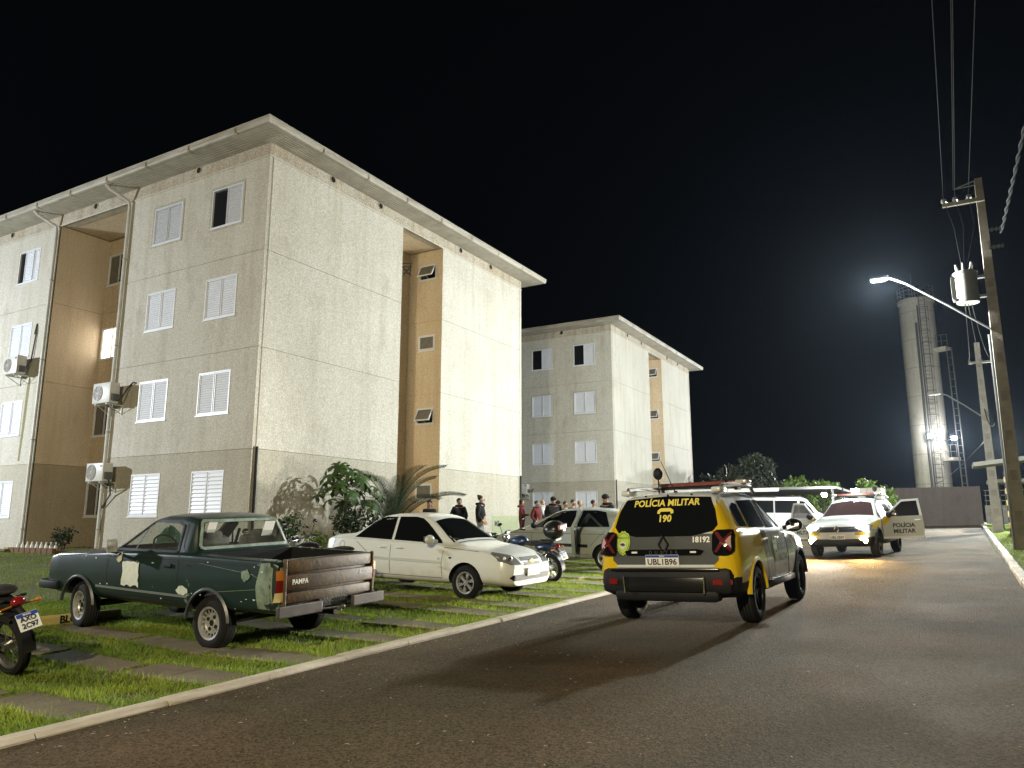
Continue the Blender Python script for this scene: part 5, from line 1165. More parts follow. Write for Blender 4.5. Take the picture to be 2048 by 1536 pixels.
# patches on the near (left) side
def blob(c, rx, ry, n=14, jit=.18): return [(c[0] + rx * math.cos(2 * math.pi * k / n) * (1 + random.uniform(-jit, jit)), c[1] + ry * math.sin(2 * math.pi * k / n) * (1 + random.uniform(-jit, jit))) for k in range(n)]
pp = []
for (a0, a1) in (((1.30, .62), (1.64, .62)), ((1.64, .62), (1.64, .90)), ((1.64, .90), (1.30, .90)), ((1.30, .90), (1.30, .62))):
    for k in range(7): q = k / 7; pp.append((a0[0] + (a1[0] - a0[0]) * q + random.uniform(-.018, .018), a0[1] + (a1[1] - a0[1]) * q + random.uniform(-.018, .018)))
B.decal('paper_notice', pp, '-x', pbr('torn_paper', (.62, .68, .64), .8, var=.15, vscale=16), pk, .006, .1)
B.decal('filler_patch', blob((.46, .63), .10, .055), '-x', M_filler, pk, .006, .1); B.decal('filler_patch', blob((-.62, .86), .07, .06, jit=.3), '-x', M_fade, pk, .006, .1); B.decal('filler_patch', blob((1.74, .95), .06, .055, jit=.35), '-x', pbr('old_sticker', (.5, .47, .32), .7, var=.3), pk, .006, .1)
for k in range(26):
    y = random.uniform(-1.0, 3.1); z = random.choice((.98, .97, .60, .55, .9, .94, .5)) + random.uniform(-.03, .03); B.decal('paint_chip', blob((y, z), random.uniform(.006, .022), random.uniform(.004, .010), 7, .4), '-x', M_filler, pk, .004, .5)
B.line('rear_window_frame', REARW, '-y', .035, M_fade, pk, .012, closed=True); B.decal('rear_window', REARW, '-y', M_pgl, pk, -.004, .15); B.line('window_seal', [(a * .97, 1.25 + (b - 1.25) * .93) for a, b in REARW], '-y', .022, M_plas, pk, .010, closed=True)
B.decal('windscreen', [(-.62, 1.98), (.62, 1.98), (.54, 1.46), (-.54, 1.46)], '+z', M_pgl, pk, -.004, .2)
for (x, z, w, h) in ((-.46, 1.34, .12, .13), (.40, 1.30, .17, .20)):
    hh, _ = B.hit(x, z, '-y'); mb = MB(); mb.box((x, hh.y - .012, z), (w, .003, h), m=Matrix.Rotation(R(20), 3, 'X')); mb.build('paper_sheet', M_wtxt, pk)
# tailgate: pressed ribs
mb = MB(); T0 = -1.085
for (z0, z1, d) in ((.575, .69, .0), (.715, .875, .012), (.90, 1.035, .0)): mb.rbox((0, T0 - d, (z0 + z1) / 2), (1.38, .05, z1 - z0), .016)
mb.rbox((0, T0 + .012, .80), (1.385, .03, .47), .004); tg = mb.build('tailgate', M_rust, pk, smooth=True)
for t, x, z, s in (('PAMPA', -.50, .80, .075), ('ÁLCOOL', .53, .82, .042)):
    V, F = text_mesh(t, s, bold=.002); mb = MB(); mb.add([(x + a, T0 - .041, z + b) for a, b, _ in V], F); mb.build('lettering', M_wtxt, tg, fixn=False)
for sg in (-1, 1): mb = MB(); mb.rbox((sg * .70, T0 - .01, .80), (.025, .05, .50), .008); mb.build('gate_hinge', M_rust, pk)
M_bum = pbr('dull_bumper', (.085, .075, .07), .5, metal=.4, var=.4, vscale=4)
for (x0, x1, rz) in ((-.84, -.20, 0), (.30, .84, 0)): mb = MB(); mb.rbox(((x0 + x1) / 2, T0 - .07, .505), (x1 - x0, .05, .125), .012); mb.build('rear_bumper', M_bum, pk)
mb = MB(); mb.tube([(-.25, T0 - .04, .47), (.45, T0 - .06, .44)], .014, 6); mb.tube([(.05, T0 + .1, .46), (.08, T0 - .12, .44)], .02, 6); ellip(mb, (.085, T0 - .13, .47), (.028, .028, .028)); mb.build('tow_bar', M_bum, pk)
V, F = text_mesh('ANQ2760', .085, bold=.002); mb = MB(); mb.bb((-.18, T0 - .02, .49), (.27, T0 - .004, .60)); lp_ = mb.build('licence_plate', M_plas, pk); mb = MB(); mb.add([(.05 + a, T0 - .022, .55 + b) for a, b, _ in V], F); mb.build('plate_lettering', pbr('plate_dim', (.10, .10, .09), .5), lp_, fixn=False)
mb = MB(); mb.rbox((0, 3.49, .52), (1.62, .12, .12), .03); 
for sg in (-1, 1): mb.rbox((sg * .80, 3.28, .52), (.06, .45, .11), .02)
mb.build('front_bumper', M_plas, pk, smooth=True)
B.decal('grille', [(-.40, .66), (.40, .66), (.40, .82), (-.40, .82)], '+y', M_plas, pk, .01, .1)
# seats, wheel, belt post inside
for sg in (-1, 1):
    mb = MB(); mb.rbox((sg * .36, .62, .98), (.50, .16, .50), .06, rot=Matrix.Rotation(R(8), 3, 'X')); mb.rbox((sg * .36, .95, .70), (.50, .55, .16), .05); mb.rbox((sg * .36, .56, 1.22), (.26, .08, .14), .04); mb.build('seat', M_cab, pk, smooth=True)
mb = MB(); mb.lathe([(.17, -.012), (.19, 0), (.17, .012)], (0, 0, 0), n=24, closed=True); sw_ = mb.build('steering_wheel', M_plas, pk, smooth=True); sw_.location = (-.36, 1.45, 1.06); sw_.rotation_euler = (R(60), 0, 0)
mb = MB(); mb.bb((-.70, 1.62, .8), (.70, 1.95, 1.03)); mb.build('dashboard', M_plas, pk)
mb = MB(); mb.tube([(-.20, .80, .95), (.06, .66, 1.40)], .055, 6); mb.tube([(.12, .78, .95), (.16, .70, 1.3)], .02, 6); mb.build('load_plank', pbr('old_timber', (.05, .042, .033), .8, var=.3), pk)
for yy in (0, 2.578): mb = MB(); mb.tube([(-.70, yy, .295), (.70, yy, .295)], .045, 8); mb.build('axle', M_plas, pk)
mb = MB(); mb.tube([(.30, -.9, .36), (.28, .5, .32)], .035, 7); mb.build('exhaust_pipe', M_plas, pk)
for q in (-.5, .5): mb = MB(); mb.tube([(q, 0, .3), (q, -.9, .5)], .03, 5); mb.build('leaf_spring', M_plas, pk)
# ------------------------------------------------------------------ silver hatchback behind the sedan
M_sil = dusty('silver_paint', (.42, .46, .44), (.40, .37, .29)); M_sil2 = pbr('silver_door', (.42, .46, .43), .3, coat=.6)
HAT = [(-.78, .40, .48, .44, .60, .54, .66, .68, .62, .58, .70, .40, .71), (-.72, .32, .60, .40, .76, .60, .80, .92, .72, .68, .96, .55, .98), (-.58, .28, .66, .36, .79, .62, .82, .98, .76, .71, 1.14, .60, 1.16), (-.30, .26, .68, .34, .80, .64, .83, 1.0, .78, .73, 1.36, .56, 1.39), (-.05, .24, .70, .33, .80, .64, .83, .99, .785, .735, 1.42, .57, 1.455),
       (.6, .24, .70, .32, .80, .64, .83, .97, .785, .735, 1.46, .575, 1.495), (1.2, .24, .70, .32, .80, .64, .83, .95, .785, .735, 1.43, .57, 1.465), (1.48, .24, .70, .32, .80, .64, .83, .94, .785, .735, 1.36, .55, 1.395), (2.4, .25, .70, .33, .80, .62, .82, .90, .775, .72, .935, .64, .955),
       (2.9, .26, .66, .34, .77, .58, .79, .82, .74, .68, .85, .55, .87), (3.2, .26, .58, .34, .70, .54, .72, .70, .67, .61, .73, .45, .75), (3.33, .28, .45, .34, .56, .48, .58, .56, .54, .5, .58, .35, .59)]
hx, hy, hyaw = -7.35, 18.05, -88.
hat = car_root('silver_hatchback', hx, hy, hyaw, slope_roll(hx, hy, hyaw), slope_pitch(hx, hy, hyaw, 2.55), 'silver hatchback with its rear door open between the sedan and the police SUV', 'car')
B = Body(HAT, rl=.14); B.shell('body', [M_sil], hat, [(a, M_well) for yy in (0, 2.55) for a in arch(yy, .30, .345, .42)])
for sg, ax in ((1, '+x'), (-1, '-x')):
    B.decal('side_window', [(-.10, 1.03), (.78, 1.005), (.78, 1.41), (.30, 1.42), (.05, 1.38)], ax, M_tint, hat, .006, .1); B.decal('side_window', [(.86, 1.0), (2.05, .965), (1.98, 1.03), (1.50, 1.31), (1.30, 1.38), (.86, 1.41)], ax, M_tint, hat, .006, .1)
    for pts in ([(.82, .36), (.82, .98)], [(2.05, .36), (2.05, .94)], [(.38, .56), (.2, .75), (-.05, .99)], [(.4, .35), (2.05, .35)], [(-.6, .86), (2.6, .82)]): B.line('door_seam', pts, ax, .008, M_seam, hat)
    B.line('rub_strip', [(.45, .56), (1.98, .56)], ax, .075, M_plas, hat, .012)
    mb = MB(); ellip(mb, (sg * .92, 1.92, 1.02), (.10, .07, .08)); mb.build('mirror', M_plas, hat, smooth=True)
    for yy in (.70, 1.05): h, _ = B.hit(yy, .86, ax); mb = MB(); mb.rbox((h.x + sg * .01, yy, .86), (.025, .13, .03), .01); mb.build('door_handle', M_sil, hat)
    p = [(.60, .66), (.74, .68), (.70, .92), (.60, .92)]; B.decal('tail_lamp', p if sg > 0 else mir(p), '-y', M_red, hat, .01, .05, .01); p = [(.36, .60), (.62, .62), (.66, .72), (.42, .70)]; B.decal('headlamp', p if sg > 0 else mir(p), '+y', M_lensc, hat, .01, .05, .01)
    for yy in (0, 2.55): wheel(hat, (sg * .71, yy, .30), .30, .185, sg, 'star', .19, M_alloy)
B.decal('windscreen', [(-.66, 2.28), (.66, 2.28), (.53, 1.56), (-.53, 1.56)], '+z', M_tint, hat, .006, .1); B.decal('rear_window', [(-.58, 1.02), (.58, 1.02), (.50, 1.34), (-.50, 1.34)], '-y', M_tint, hat, .006, .1)
od = empty('rear_door', (-.83, .82, 0), parent=hat, rot=(0, 0, -R(68)))
fnd = lambda a, b, h: (-(.0 - (0 if b < 1.02 else (b - 1.02) * .45) + h), a, b)
mb = MB(); mb.prism([(0, .36), (-.42, .36), (-.62, .62), (-.86, .98), (-.86, 1.02), (0, 1.0)], -.08, 0, fnd); mb.build('door_skin', M_sil2, od, smooth=True)
mb = MB()
for q in ([(0, 1.0), (-.08, 1.02), (-.10, 1.40), (0, 1.46)], [(0, 1.46), (-.10, 1.40), (-.58, 1.38), (-.66, 1.44)], [(-.66, 1.44), (-.58, 1.38), (-.78, 1.02), (-.86, 1.02)]): mb.prism(q, -.06, 0, fnd)
mb.build('window_frame', M_sil2, od); mb = MB(); mb.prism([(-.08, 1.02), (-.10, 1.40), (-.58, 1.38), (-.78, 1.02)], -.035, -.03, fnd); mb.build('pane', M_pgl, od)
mb = MB(); mb.prism([(-.04, .42), (-.42, .42), (-.58, .64), (-.78, .95), (-.04, .95)], -.10, -.081, fnd); mb.build('inner_trim', M_plas, od)
# ------------------------------------------------------------------ white minibus under the carport
M_van = pbr('van_white', (.55, .54, .54), .4, coat=.3)
VAN = [(-1.05, .42, .6, .46, .78, .7, .84, 1.1, .83, .80, 1.75, .72, 1.80), (-1.0, .40, .7, .44, .86, .7, .9, 1.12, .89, .86, 1.85, .76, 1.93), (2.3, .36, .74, .42, .88, .7, .92, 1.12, .9, .87, 1.87, .77, 1.95), (2.6, .36, .74, .42, .88, .7, .92, 1.12, .9, .86, 1.78, .74, 1.86), (3.15, .36, .74, .42, .88, .7, .92, 1.08, .88, .82, 1.16, .72, 1.2), (3.6, .36, .7, .42, .84, .66, .87, .96, .82, .76, 1.0, .6, 1.03), (3.75, .40, .6, .46, .7, .6, .74, .78, .7, .65, .82, .5, .83)]
vx, vy, vyaw = -8.35, 36.6, 84.
van = car_root('white_minibus', vx, vy, vyaw, 0, slope_pitch(vx, vy, vyaw, 2.8), 'white minibus with dark side windows parked behind the lit police car', 'minibus')
B = Body(VAN, rl=.08); B.shell('body', [M_van], van, [(a, M_well) for yy in (0, 2.75) for a in arch(yy, .34, .42, .45)])
for sg, ax in ((1, '+x'), (-1, '-x')):
    for (y0, y1) in ((-.95, .10), (.16, 1.22), (1.28, 2.25)): B.decal('side_window', [(y0, 1.17), (y1, 1.17), (y1, 1.72), (y0, 1.72)], ax, M_tint, van, .008, .2)
    B.decal('side_window', [(2.33, 1.17), (2.98, 1.15), (2.72, 1.5), (2.52, 1.70), (2.33, 1.72)], ax, M_tint, van, .008, .2)
    B.line('door_seam', [(1.25, .45), (1.25, 1.84)], ax, .012, M_seam, van); B.line('door_seam', [(2.29, .45), (2.29, 1.8)], ax, .012, M_seam, van)
    for yy in (0, 2.75): wheel(van, (sg * .80, yy, .34), .34, .2, sg, 'star', .21, M_alloy)
B.decal('windscreen', [(-.70, 1.22), (.70, 1.22), (.62, 1.74), (-.62, 1.74)], '+y', M_tint, van, .008, .2)
for sg in (-1, 1): B.decal('headlamp', [(sg * .5, .72), (sg * .76, .74), (sg * .74, .9), (sg * .5, .88)], '+y', M_lensc, van, .01, .1, .01)
cp = tag(empty('carport', (-7.4, 39.2, gz(-7.4, 39.2))), 'flat roofed carport over the white minibus', 'carport'); zc_ = CAMZ - cp.location.z
mb = MB(); mb.bb((-4.6, -3.6, zc_ + 1.52), (3.1, 3.5, zc_ + 1.62)); mb.build('roof_sheet', M_steel, cp); mb = MB(); mb.bb((-4.6, -3.66, zc_ + 1.44), (.7, -3.6, zc_ + 1.60)); mb.build('fascia', M_whitep, cp)
for x in (-4.3, -1.7, .6, 2.9): mb = MB(); mb.tube([(x, 3.2, -.2), (x, 3.2, zc_ + 1.52)], .06, 8); mb.build('post', M_steel, cp)
mb = MB(); mb.tube([(2.9, -3.3, -.2), (2.9, -3.3, zc_ + 1.52)], .06, 8); mb.build('post', M_steel, cp)
mb = MB(); mb.rbox((2.62, -3.72, zc_ + 1.25), (.24, .10, .2), .02); fl_ = mb.build('floodlight', M_steel, cp); mb = MB(); mb.rbox((2.62, -3.78, zc_ + 1.25), (.2, .02, .16), .006); mb.build('lens', M_strobe, fl_); lamp_light('carport_light', (2.62, -3.95, zc_ + 1.25), 150, (.95, .98, 1.), cp, .08)
mb = MB(); z0 = gz(-3.2, 42.); mb.bb((-4.1, 42, z0 - .2), (-3.0, 44.5, z0 + 2.3)); kb = mb.build('gate_cabin', M_upper); tag(kb, 'small pale cabin at the corner of the carport', 'cabin'); mb = MB(); mb.bb((-3.72, 41.98, z0 + 1.0), (-3.3, 41.999, z0 + 1.9)); mb.build('window', M_pane, kb)
# ------------------------------------------------------------------ motorcycles
M_mblk = pbr('moto_black', (.014, .014, .015), .3, coat=.4); M_mred = pbr('moto_dark_red', (.10, .008, .010), .3, coat=.5); M_seat = pbr('moto_seat', (.012, .012, .012), .65); M_eng = pbr('engine_metal', (.20, .20, .20), .4, metal=.8, var=.3); M_spoke = pbr('spoke', (.45, .45, .44), .3, metal=.9)
def motorcycle(x, y, yaw, lean, label, tankmat=M_mblk, box=None, two=('AXO', '2C97'), pl_lit=None):
    """origin: rear tyre contact; y forward"""
    r = car_root('motorcycle', x, y, yaw, lean, 0, label, 'motorcycle', 'parked motorcycles')
    for yy, nm in ((0., 'rear_wheel'), (1.28, 'front_wheel')):
        w = empty(nm, (0, yy, .30), parent=r); wd = .055 if yy == 0 else .045
        mb = MB(); mb.lathe([(.225, -wd * .7), (.25, -wd), (.285, -wd * .75), (.30, -wd * .3), (.30, wd * .3), (.285, wd * .75), (.25, wd), (.225, wd * .7)], axis='x', n=32); mb.build('tyre', M_tyre, w, smooth=True)
        mb = MB(); mb.lathe([(.226, -wd * .7), (.205, -.02), (.205, .02), (.226, wd * .7)], axis='x', n=32); mb.build('rim', M_eng, w, smooth=True)
        mb = MB()
        for k in range(10): a = 2 * math.pi * k / 10; mb.tube([(.025 * (1 if k % 2 else -1), .03 * math.cos(a), .03 * math.sin(a)), (0, .21 * math.cos(a + .25), .21 * math.sin(a + .25))], .006, 4)
        mb.lathe([(0, -.07), (.045, -.07), (.045, .07), (0, .07)], axis='x', n=12); mb.build('spokes', M_spoke, w)
    mb = MB()
    for sg in (-1, 1):
        mb.tube([(sg * .09, 0, .30), (sg * .085, .45, .36)], .02, 6); mb.tube([(sg * .11, .02, .32), (sg * .12, .16, .68)], .022, 7); mb.tube([(sg * .10, .45, .36), (sg * .09, .5, .6), (sg * .10, .12, .70), (sg * .09, -.22, .78)], .015, 6)
        mb.tube([(sg * .09, .5, .36), (sg * .08, .85, .32), (sg * .03, 1.0, .75)], .017, 6)
        mb.tube([(sg * .075, 1.28, .30), (sg * .075, 1.05, .88)], .022, 7)
    mb.build('frame', M_mblk, r, smooth=True)
    mb = MB(); ellip(mb, (0, .62, .42), (.13, .17, .15)); mb.lathe([(.08, 0), (.08, .2)], (0, .72, .48), axis='z', n=12)
    for k in range(5): mb.lathe([(.0, 0), (.11, 0), (.11, .012), (0, .012)], (0, .72, .52 + k * .03), n=12)
    mb.build('engine', M_eng, r, smooth=True)
    mb = MB(); mb.tube([(.10, .75, .40), (.13, .55, .25), (.14, .25, .26), (.15, -.12, .34)], [.02, .022, .04, .042], 10); mb.build('exhaust', M_spoke, r, smooth=True)
    mb = MB(); ellip(mb, (0, .74, .84), (.14, .24, .12)); mb.build('fuel_tank', tankmat, r, smooth=True)
    mb = MB(); ellip(mb, (0, .30, .80), (.13, .32, .055)); ellip(mb, (0, .02, .84), (.115, .22, .05)); mb.build('seat', M_seat, r, smooth=True)
    mb = MB(); ellip(mb, (0, .05, .72), (.10, .30, .085)); mb.build('tail_cover', tankmat, r, smooth=True)
    mb = MB(); ellip(mb, (0, -.25, .74), (.07, .05, .05)); tl = mb.build('tail_lamp', M_red, r, smooth=True)
    mb = MB(); pts = [(0, -.18, .72), (0, -.34, .60), (0, -.38, .50)]; mb.tube(pts, .03, 6)
    V = []
    for k in range(9): a = R(20 + 16 * k); V += [(sg * .06, -.355 * math.cos(R(200 - 20 * k)) * -1 if False else .345 * math.cos(a + R(40)), .30 + .345 * math.sin(a + R(40))) for sg in (-1, 1)]
    mb.add(V, [(2 * i, 2 * i + 1, 2 * i + 3, 2 * i + 2) for i in range(8)]); mb.build('rear_fender', M_mblk, r, smooth=True)
    V = []; mb = MB()
    for k in range(8): a = R(40 + 15 * k); V += [(sg * .055, 1.28 + .335 * math.cos(a), .30 + .335 * math.sin(a)) for sg in (-1, 1)]
    mb.add(V, [(2 * i, 2 * i + 1, 2 * i + 3, 2 * i + 2) for i in range(7)]); mb.build('front_fender', tankmat, r, smooth=True)
    plate(r, (0, -.385, .56), '', w=.20, h=.17, two=two, rot=(R(-22), 0, 0))
    for sg in (-1, 1):
        mb = MB(); mb.tube([(sg * .05, -.22, .70), (sg * .17, -.24, .70)], .01, 5); ellip(mb, (sg * .19, -.24, .70), (.03, .022, .022), 8, 6); mb.build('indicator', M_amb, r, smooth=True)
        mb = MB(); mb.tube([(sg * .30, .92, 1.04), (sg * .36, .90, 1.2)], .007, 5); ellip(mb, (sg * .38, .89, 1.25), (.065, .02, .04), 12, 8); mm = mb.build('mirror', M_mblk, r, smooth=True); mb = MB(); ellip(mb, (sg * .38, .873, 1.25), (.058, .006, .034), 12, 8); mb.build('mirror_glass', M_mirror, mm, smooth=True)
    mb = MB(); mb.tube([(-.37, .86, 1.0), (-.28, .90, 1.04), (-.1, 1.0, .98), (.1, 1.0, .98), (.28, .90, 1.04), (.37, .86, 1.0)], .013, 7); mb.build('handlebar', M_spoke, r, smooth=True)
    for sg in (-1, 1): mb = MB(); mb.tube([(sg * .27, .905, 1.035), (sg * .38, .855, .995)], .019, 7); mb.build('grip', M_seat, r)
    mb = MB(); ellip(mb, (0, 1.10, .92), (.11, .08, .10)); mb.build('headlamp', M_lensc, r, smooth=True); mb = MB(); mb.rbox((0, 1.03, 1.02), (.16, .05, .08), .02); mb.build('dial', M_mblk, r)
    mb = MB(); mb.tube([(-.08, .55, .32), (-.24, .50, .03)], .012, 5); mb.build('side_stand', M_mblk, r)
    if box:
        mb = MB(); ellip(mb, (0, -.22, 1.08), (.23, .24, .185), 20, 12); b_ = mb.build('top_box', M_mblk, r, smooth=True); mb = MB(); mb.rbox((0, -.44, 1.14), (.26, .05, .10), .02); mb.build('box_reflector', pbr('pale_red', (.5, .2, .2), .3), b_)
        mb = MB(); mb.bb((-.1, -.3, .86), (.1, .05, .90)); mb.build('luggage_rack', M_mblk, r)
    return r
motorcycle(-8.1, 4.28, -92, -14, 'motorcycle with plate AXO 2C97 cut by the picture edge', M_mblk)
motorcycle(-7.25, 14.2, -80, -11, 'dark motorcycle with a rear top box beside the sedan nose', pbr('moto_blue', (.02, .04, .10), .3, coat=.5), True, ('BCD', '4E15'))
motorcycle(-8.65, 8.8, -88, -9, 'motorcycle hidden behind the pickup bed, white mirror showing', M_mred)
motorcycle(-8.85, 9.85, -95, -9, 'motorcycle with round mirrors between pickup and sedan', M_mblk)
motorcycle(2.35, 36.2, 20, -9, 'small dark motorcycle parked by the striped posts', M_mblk)
# green tarpaulin bundle behind the pickup
mb = MB(); V = []; n, m_ = 22, 12
for i in range(m_ + 1):
    th = math.pi * .55 * i / m_
    for j in range(n):
        a = 2 * math.pi * j / n; q = 1 + .12 * math.sin(5 * a + i) + .08 * math.sin(9 * a - 2 * i); V.append((.42 * q * math.sin(th) * math.cos(a), .30 * q * math.sin(th) * math.sin(a), 1.12 * math.cos(th) * (1 + .05 * math.sin(3 * a)) if i < m_ else .02))
F = [(i * n + j, (i + 1) * n + j, (i + 1) * n + (j + 1) % n, i * n + (j + 1) % n) for i in range(m_) for j in range(n)]; mb.add(V, F)
tp = mb.build('tarpaulin', pbr('green_tarp', (.02, .085, .055), .45, var=.4, vscale=5, bump=.4, bscale=9), smooth=True, loc=(-11.45, 8.3, gz(-11.45, 8.3))); tag(tp, 'crumpled dark green cover standing behind the pickup windscreen', 'cover')
# ------------------------------------------------------------------ wheel stop and planter
ws = tag(empty('wheel_stop', (-10.46, 6.25, gz(-10.46, 6.25))), 'yellow concrete wheel stop lettered BL under the pickup front tyre', 'wheel stop')
mb = MB(); mb.rbox((0, 0, .05), (.14, 1.25, .13), .025); mb.build('block', pbr('worn_yellow', (.50, .40, .08), .8, var=.35, vscale=7, col2=(.42, .38, .24)), ws)
V, F = text_mesh('BLOCO 2', .13, bold=.006); mb = MB(); mb.add([(.0715, .02 + a, .055 + b) for a, b, _ in V], F); mb.build('lettering', M_pblk, ws, fixn=False)
plb = tag(empty('planter_bed', (-23.3, 12.6, gz(-23.3, 12.6))), 'low brick planter with a row of white bottles by the recess', 'planter')
M_brick = pbr('old_brick', (.17, .09, .05), .9, var=.4, vscale=9)
for k in range(9): mb = MB(); mb.rbox((-1.25 + k * .29, -.2, .06), (.26, .12, .16), .012); mb.build('brick', M_brick if k else pbr('sand_block', (.32, .24, .13), .9, var=.2), plb)
for k in range(9): mb = MB(); mb.lathe([(0, 0), (.045, 0), (.05, .12), (.02, .2), (.016, .25), (0, .25)], (-1.1 + k * .25, 0, .06), n=10); mb.build('bottle', M_wtxt, plb, smooth=True)
mb = MB(); mb.bb((-1.3, -.12, -.1), (1.3, .3, .07)); mb.build('soil', M_brick, plb)
for k, (x, y, l, a) in enumerate(((-25.2, 12.2, 1.7, .1), (-26.3, 12.5, 1.1, -.1))):
    mb = MB(); mb.rbox((0, 0, .05), (l, .14, .07), .015); o = mb.build('edging_plank', M_slab, loc=(x, y, gz(x, y))); o.rotation_euler = (0, 0, a); tag(o, ('longer' if k == 0 else 'shorter') + ' loose plank lying at the wall foot at the picture edge', 'plank')
# ================================================================== PEOPLE
M_skin = pbr('skin', (.36, .20, .13), .55); M_skin2 = pbr('skin_light', (.50, .31, .22), .55); M_hair = pbr('dark_hair', (.010, .008, .007), .5); M_hairb = pbr('fair_hair', (.30, .19, .07), .5)
def cloth(n, c): return pbr('cloth_' + n, c, .9, var=.25, vscale=9)
C = dict(black=cloth('black', (.012, .012, .014)), navy=cloth('navy', (.014, .016, .025)), red=cloth('red', (.17, .025, .028)), wine=cloth('wine', (.12, .018, .02)), white=cloth('white', (.62, .62, .60)), grey=cloth('grey', (.10, .10, .10)), denim=cloth('denim', (.09, .12, .19)), pale=cloth('pale_denim', (.30, .33, .38)), olive=cloth('olive', (.05, .05, .035)), dark=cloth('dark', (.02, .02, .022)))
ARMS = dict(down=((.22, -.02, 1.13), (.245, .06, .89)), front=((.245, .03, 1.14), (.06, .23, 1.16)), pocket=((.27, -.06, 1.14), (.18, .08, .97)), phone=((.22, .10, 1.14), (.10, .28, 1.27)), back=((.24, -.12, 1.16), (.06, -.18, .98)))
def person(x, y, h, yaw, label, top, legs, arms=('down', 'down'), hair='short', bulk=1., lean=0., skin=None, turn=0., hairm=None):
    skin = skin or M_skin; hairm = hairm or M_hair
    r = empty('person', (x, y, gz(x, y)), rz=-R(yaw)); tag(r, label, 'person', 'people gathered by the blocks'); k = h / 1.70
    bulk *= 1.12
    P = []; E = []; Rd = []; MI = []; roots = []
    def add(p, rad, mi, par=None):
        P.append(p); Rd.append(rad); MI.append(mi)
        if par is not None: E.append((par, len(P) - 1))
        return len(P) - 1
    pel = add((0, 0, .94), .135 * (.5 + .5 * bulk), 1); roots.append(pel)
    sp = add((0, .01, 1.10), .128 * bulk, 0, pel); ch = add((0, 0, 1.30), .150 * bulk, 0, sp); nb = add((0, -.015, 1.44), .075, 0, ch); nk = add((0, 0, 1.50), .052, 2, nb)
    hd = add((0, .025, 1.575), .078, 2, nk); cr = add((0, .012, 1.64), .080, 2, hd); add((0, .01, 1.685), .05, 2, cr)
    hands = []
    for sg, am in ((1, arms[0]), (-1, arms[1])):
        el, wr = ARMS[am]; sh = add((sg * .175, -.01, 1.385), .072 * bulk, 0, ch); e_ = add((sg * el[0], el[1], el[2]), .050 * bulk, 0, sh); w_ = add((sg * wr[0], wr[1], wr[2]), .034 * (.4 + .6 * bulk), 0, e_)
        d = (Vector(P[w_]) - Vector(P[e_])).normalized(); hp = Vector(P[w_]) + d * .085; add(tuple(hp), .032, 2, w_); hands.append((hp, d, sg))
        hp_ = add((sg * .092, 0, .86), .098, 1, pel); kn = add((sg * .105, .02, .48), .068, 1, hp_); an = add((sg * .105, -.02, .10), .046, 1, kn); add((sg * .115, .14, .045), .038, 3, an)
    for hp, d, sg in hands:                       # five fingers, each its own short chain rooted in the palm
        side = d.cross(Vector((0, 0, 1))); side = side.normalized() if side.length > .2 else Vector((0, 1, 0)); nrm = d.cross(side)
        for q, (o, L) in enumerate(((-.024, .066), (-.008, .076), (.008, .072), (.023, .058))):
            a = add(tuple(hp + side * o + d * .01), .009, 2); roots.append(a); b = add(tuple(hp + side * o * 1.1 + d * (.02 + L * .55)), .009, 2, a); add(tuple(hp + side * o * 1.1 + d * (.02 + L) + nrm * .012), .008, 2, b)
        a = add(tuple(hp - d * .03 + side * -.02), .010, 2); roots.append(a); b = add(tuple(hp + side * -.05 + d * .0), .010, 2, a); add(tuple(hp + side * -.058 + d * .035), .008, 2, b)
    P2 = []
    for p in P:
        v = Vector(p) * k
        if lean and v.z > .9 * k: q = v - Vector((0, 0, .92 * k)); q.rotate(Matrix.Rotation(-R(lean), 3, 'X')); v = q + Vector((0, 0, .92 * k))
        P2.append(v)
    me = bpy.data.meshes.new('p'); me.from_pydata(P2, E, []); ob = bpy.data.objects.new('p', me); COL.objects.link(ob)
    md = ob.modifiers.new('s', 'SKIN'); md.use_smooth_shade = True; ob.modifiers.new('d', 'SUBSURF').levels = 1
    lay = me.skin_vertices[0].data
    for i, v in enumerate(lay): v.radius = (Rd[i] * k, Rd[i] * k); v.use_root = i in roots
    dg = bpy.context.evaluated_depsgraph_get(); bm_ = bpy.data.meshes.new_from_object(ob.evaluated_get(dg)); bpy.data.objects.remove(ob); bm_.name = 'body'
    bm_.materials.clear()
    for m in (C[top], C[legs], skin, C['dark']): bm_.materials.append(m)
    seg = [(P2[a], P2[b], MI[b]) for a, b in E]
    for pl in bm_.polygons:
        c = pl.center; best = None
        for a, b, mi in seg:
            ab = b - a; t = max(0, min(1, (c - a).dot(ab) / max(ab.length_squared, 1e-9))); dd = (c - (a + ab * t)).length_squared
            if best is None or dd < best[0]: best = (dd, mi)
        pl.material_index = best[1]; pl.use_smooth = True
    o = bpy.data.objects.new('body', bm_); COL.objects.link(o); o.parent = r
    H_ = P2[6]; hk = k; T = Matrix.Rotation(-R(turn), 3, 'Z')
    def hp3(x_, y_, z_): return tuple(H_ + T @ Vector((x_ * hk, y_ * hk, z_ * hk)))
    for nm, c_, rr_, mt_ in (('nose', (0, .10, -.045), (.014, .02, .022), skin), ('ear', (.082, .0, -.035), (.015, .02, .03), skin), ('ear', (-.082, .0, -.035), (.015, .02, .03), skin), ('eye', (.032, .088, -.015), (.012, .008, .007), M_hair), ('eye', (-.032, .088, -.015), (.012, .008, .007), M_hair), ('mouth', (0, .088, -.085), (.024, .008, .006), M_hair)):
        mb = MB(); ellip(mb, hp3(*c_), rr_, 8, 6); mb.build(nm, mt_, o, smooth=True)
    mb = MB()
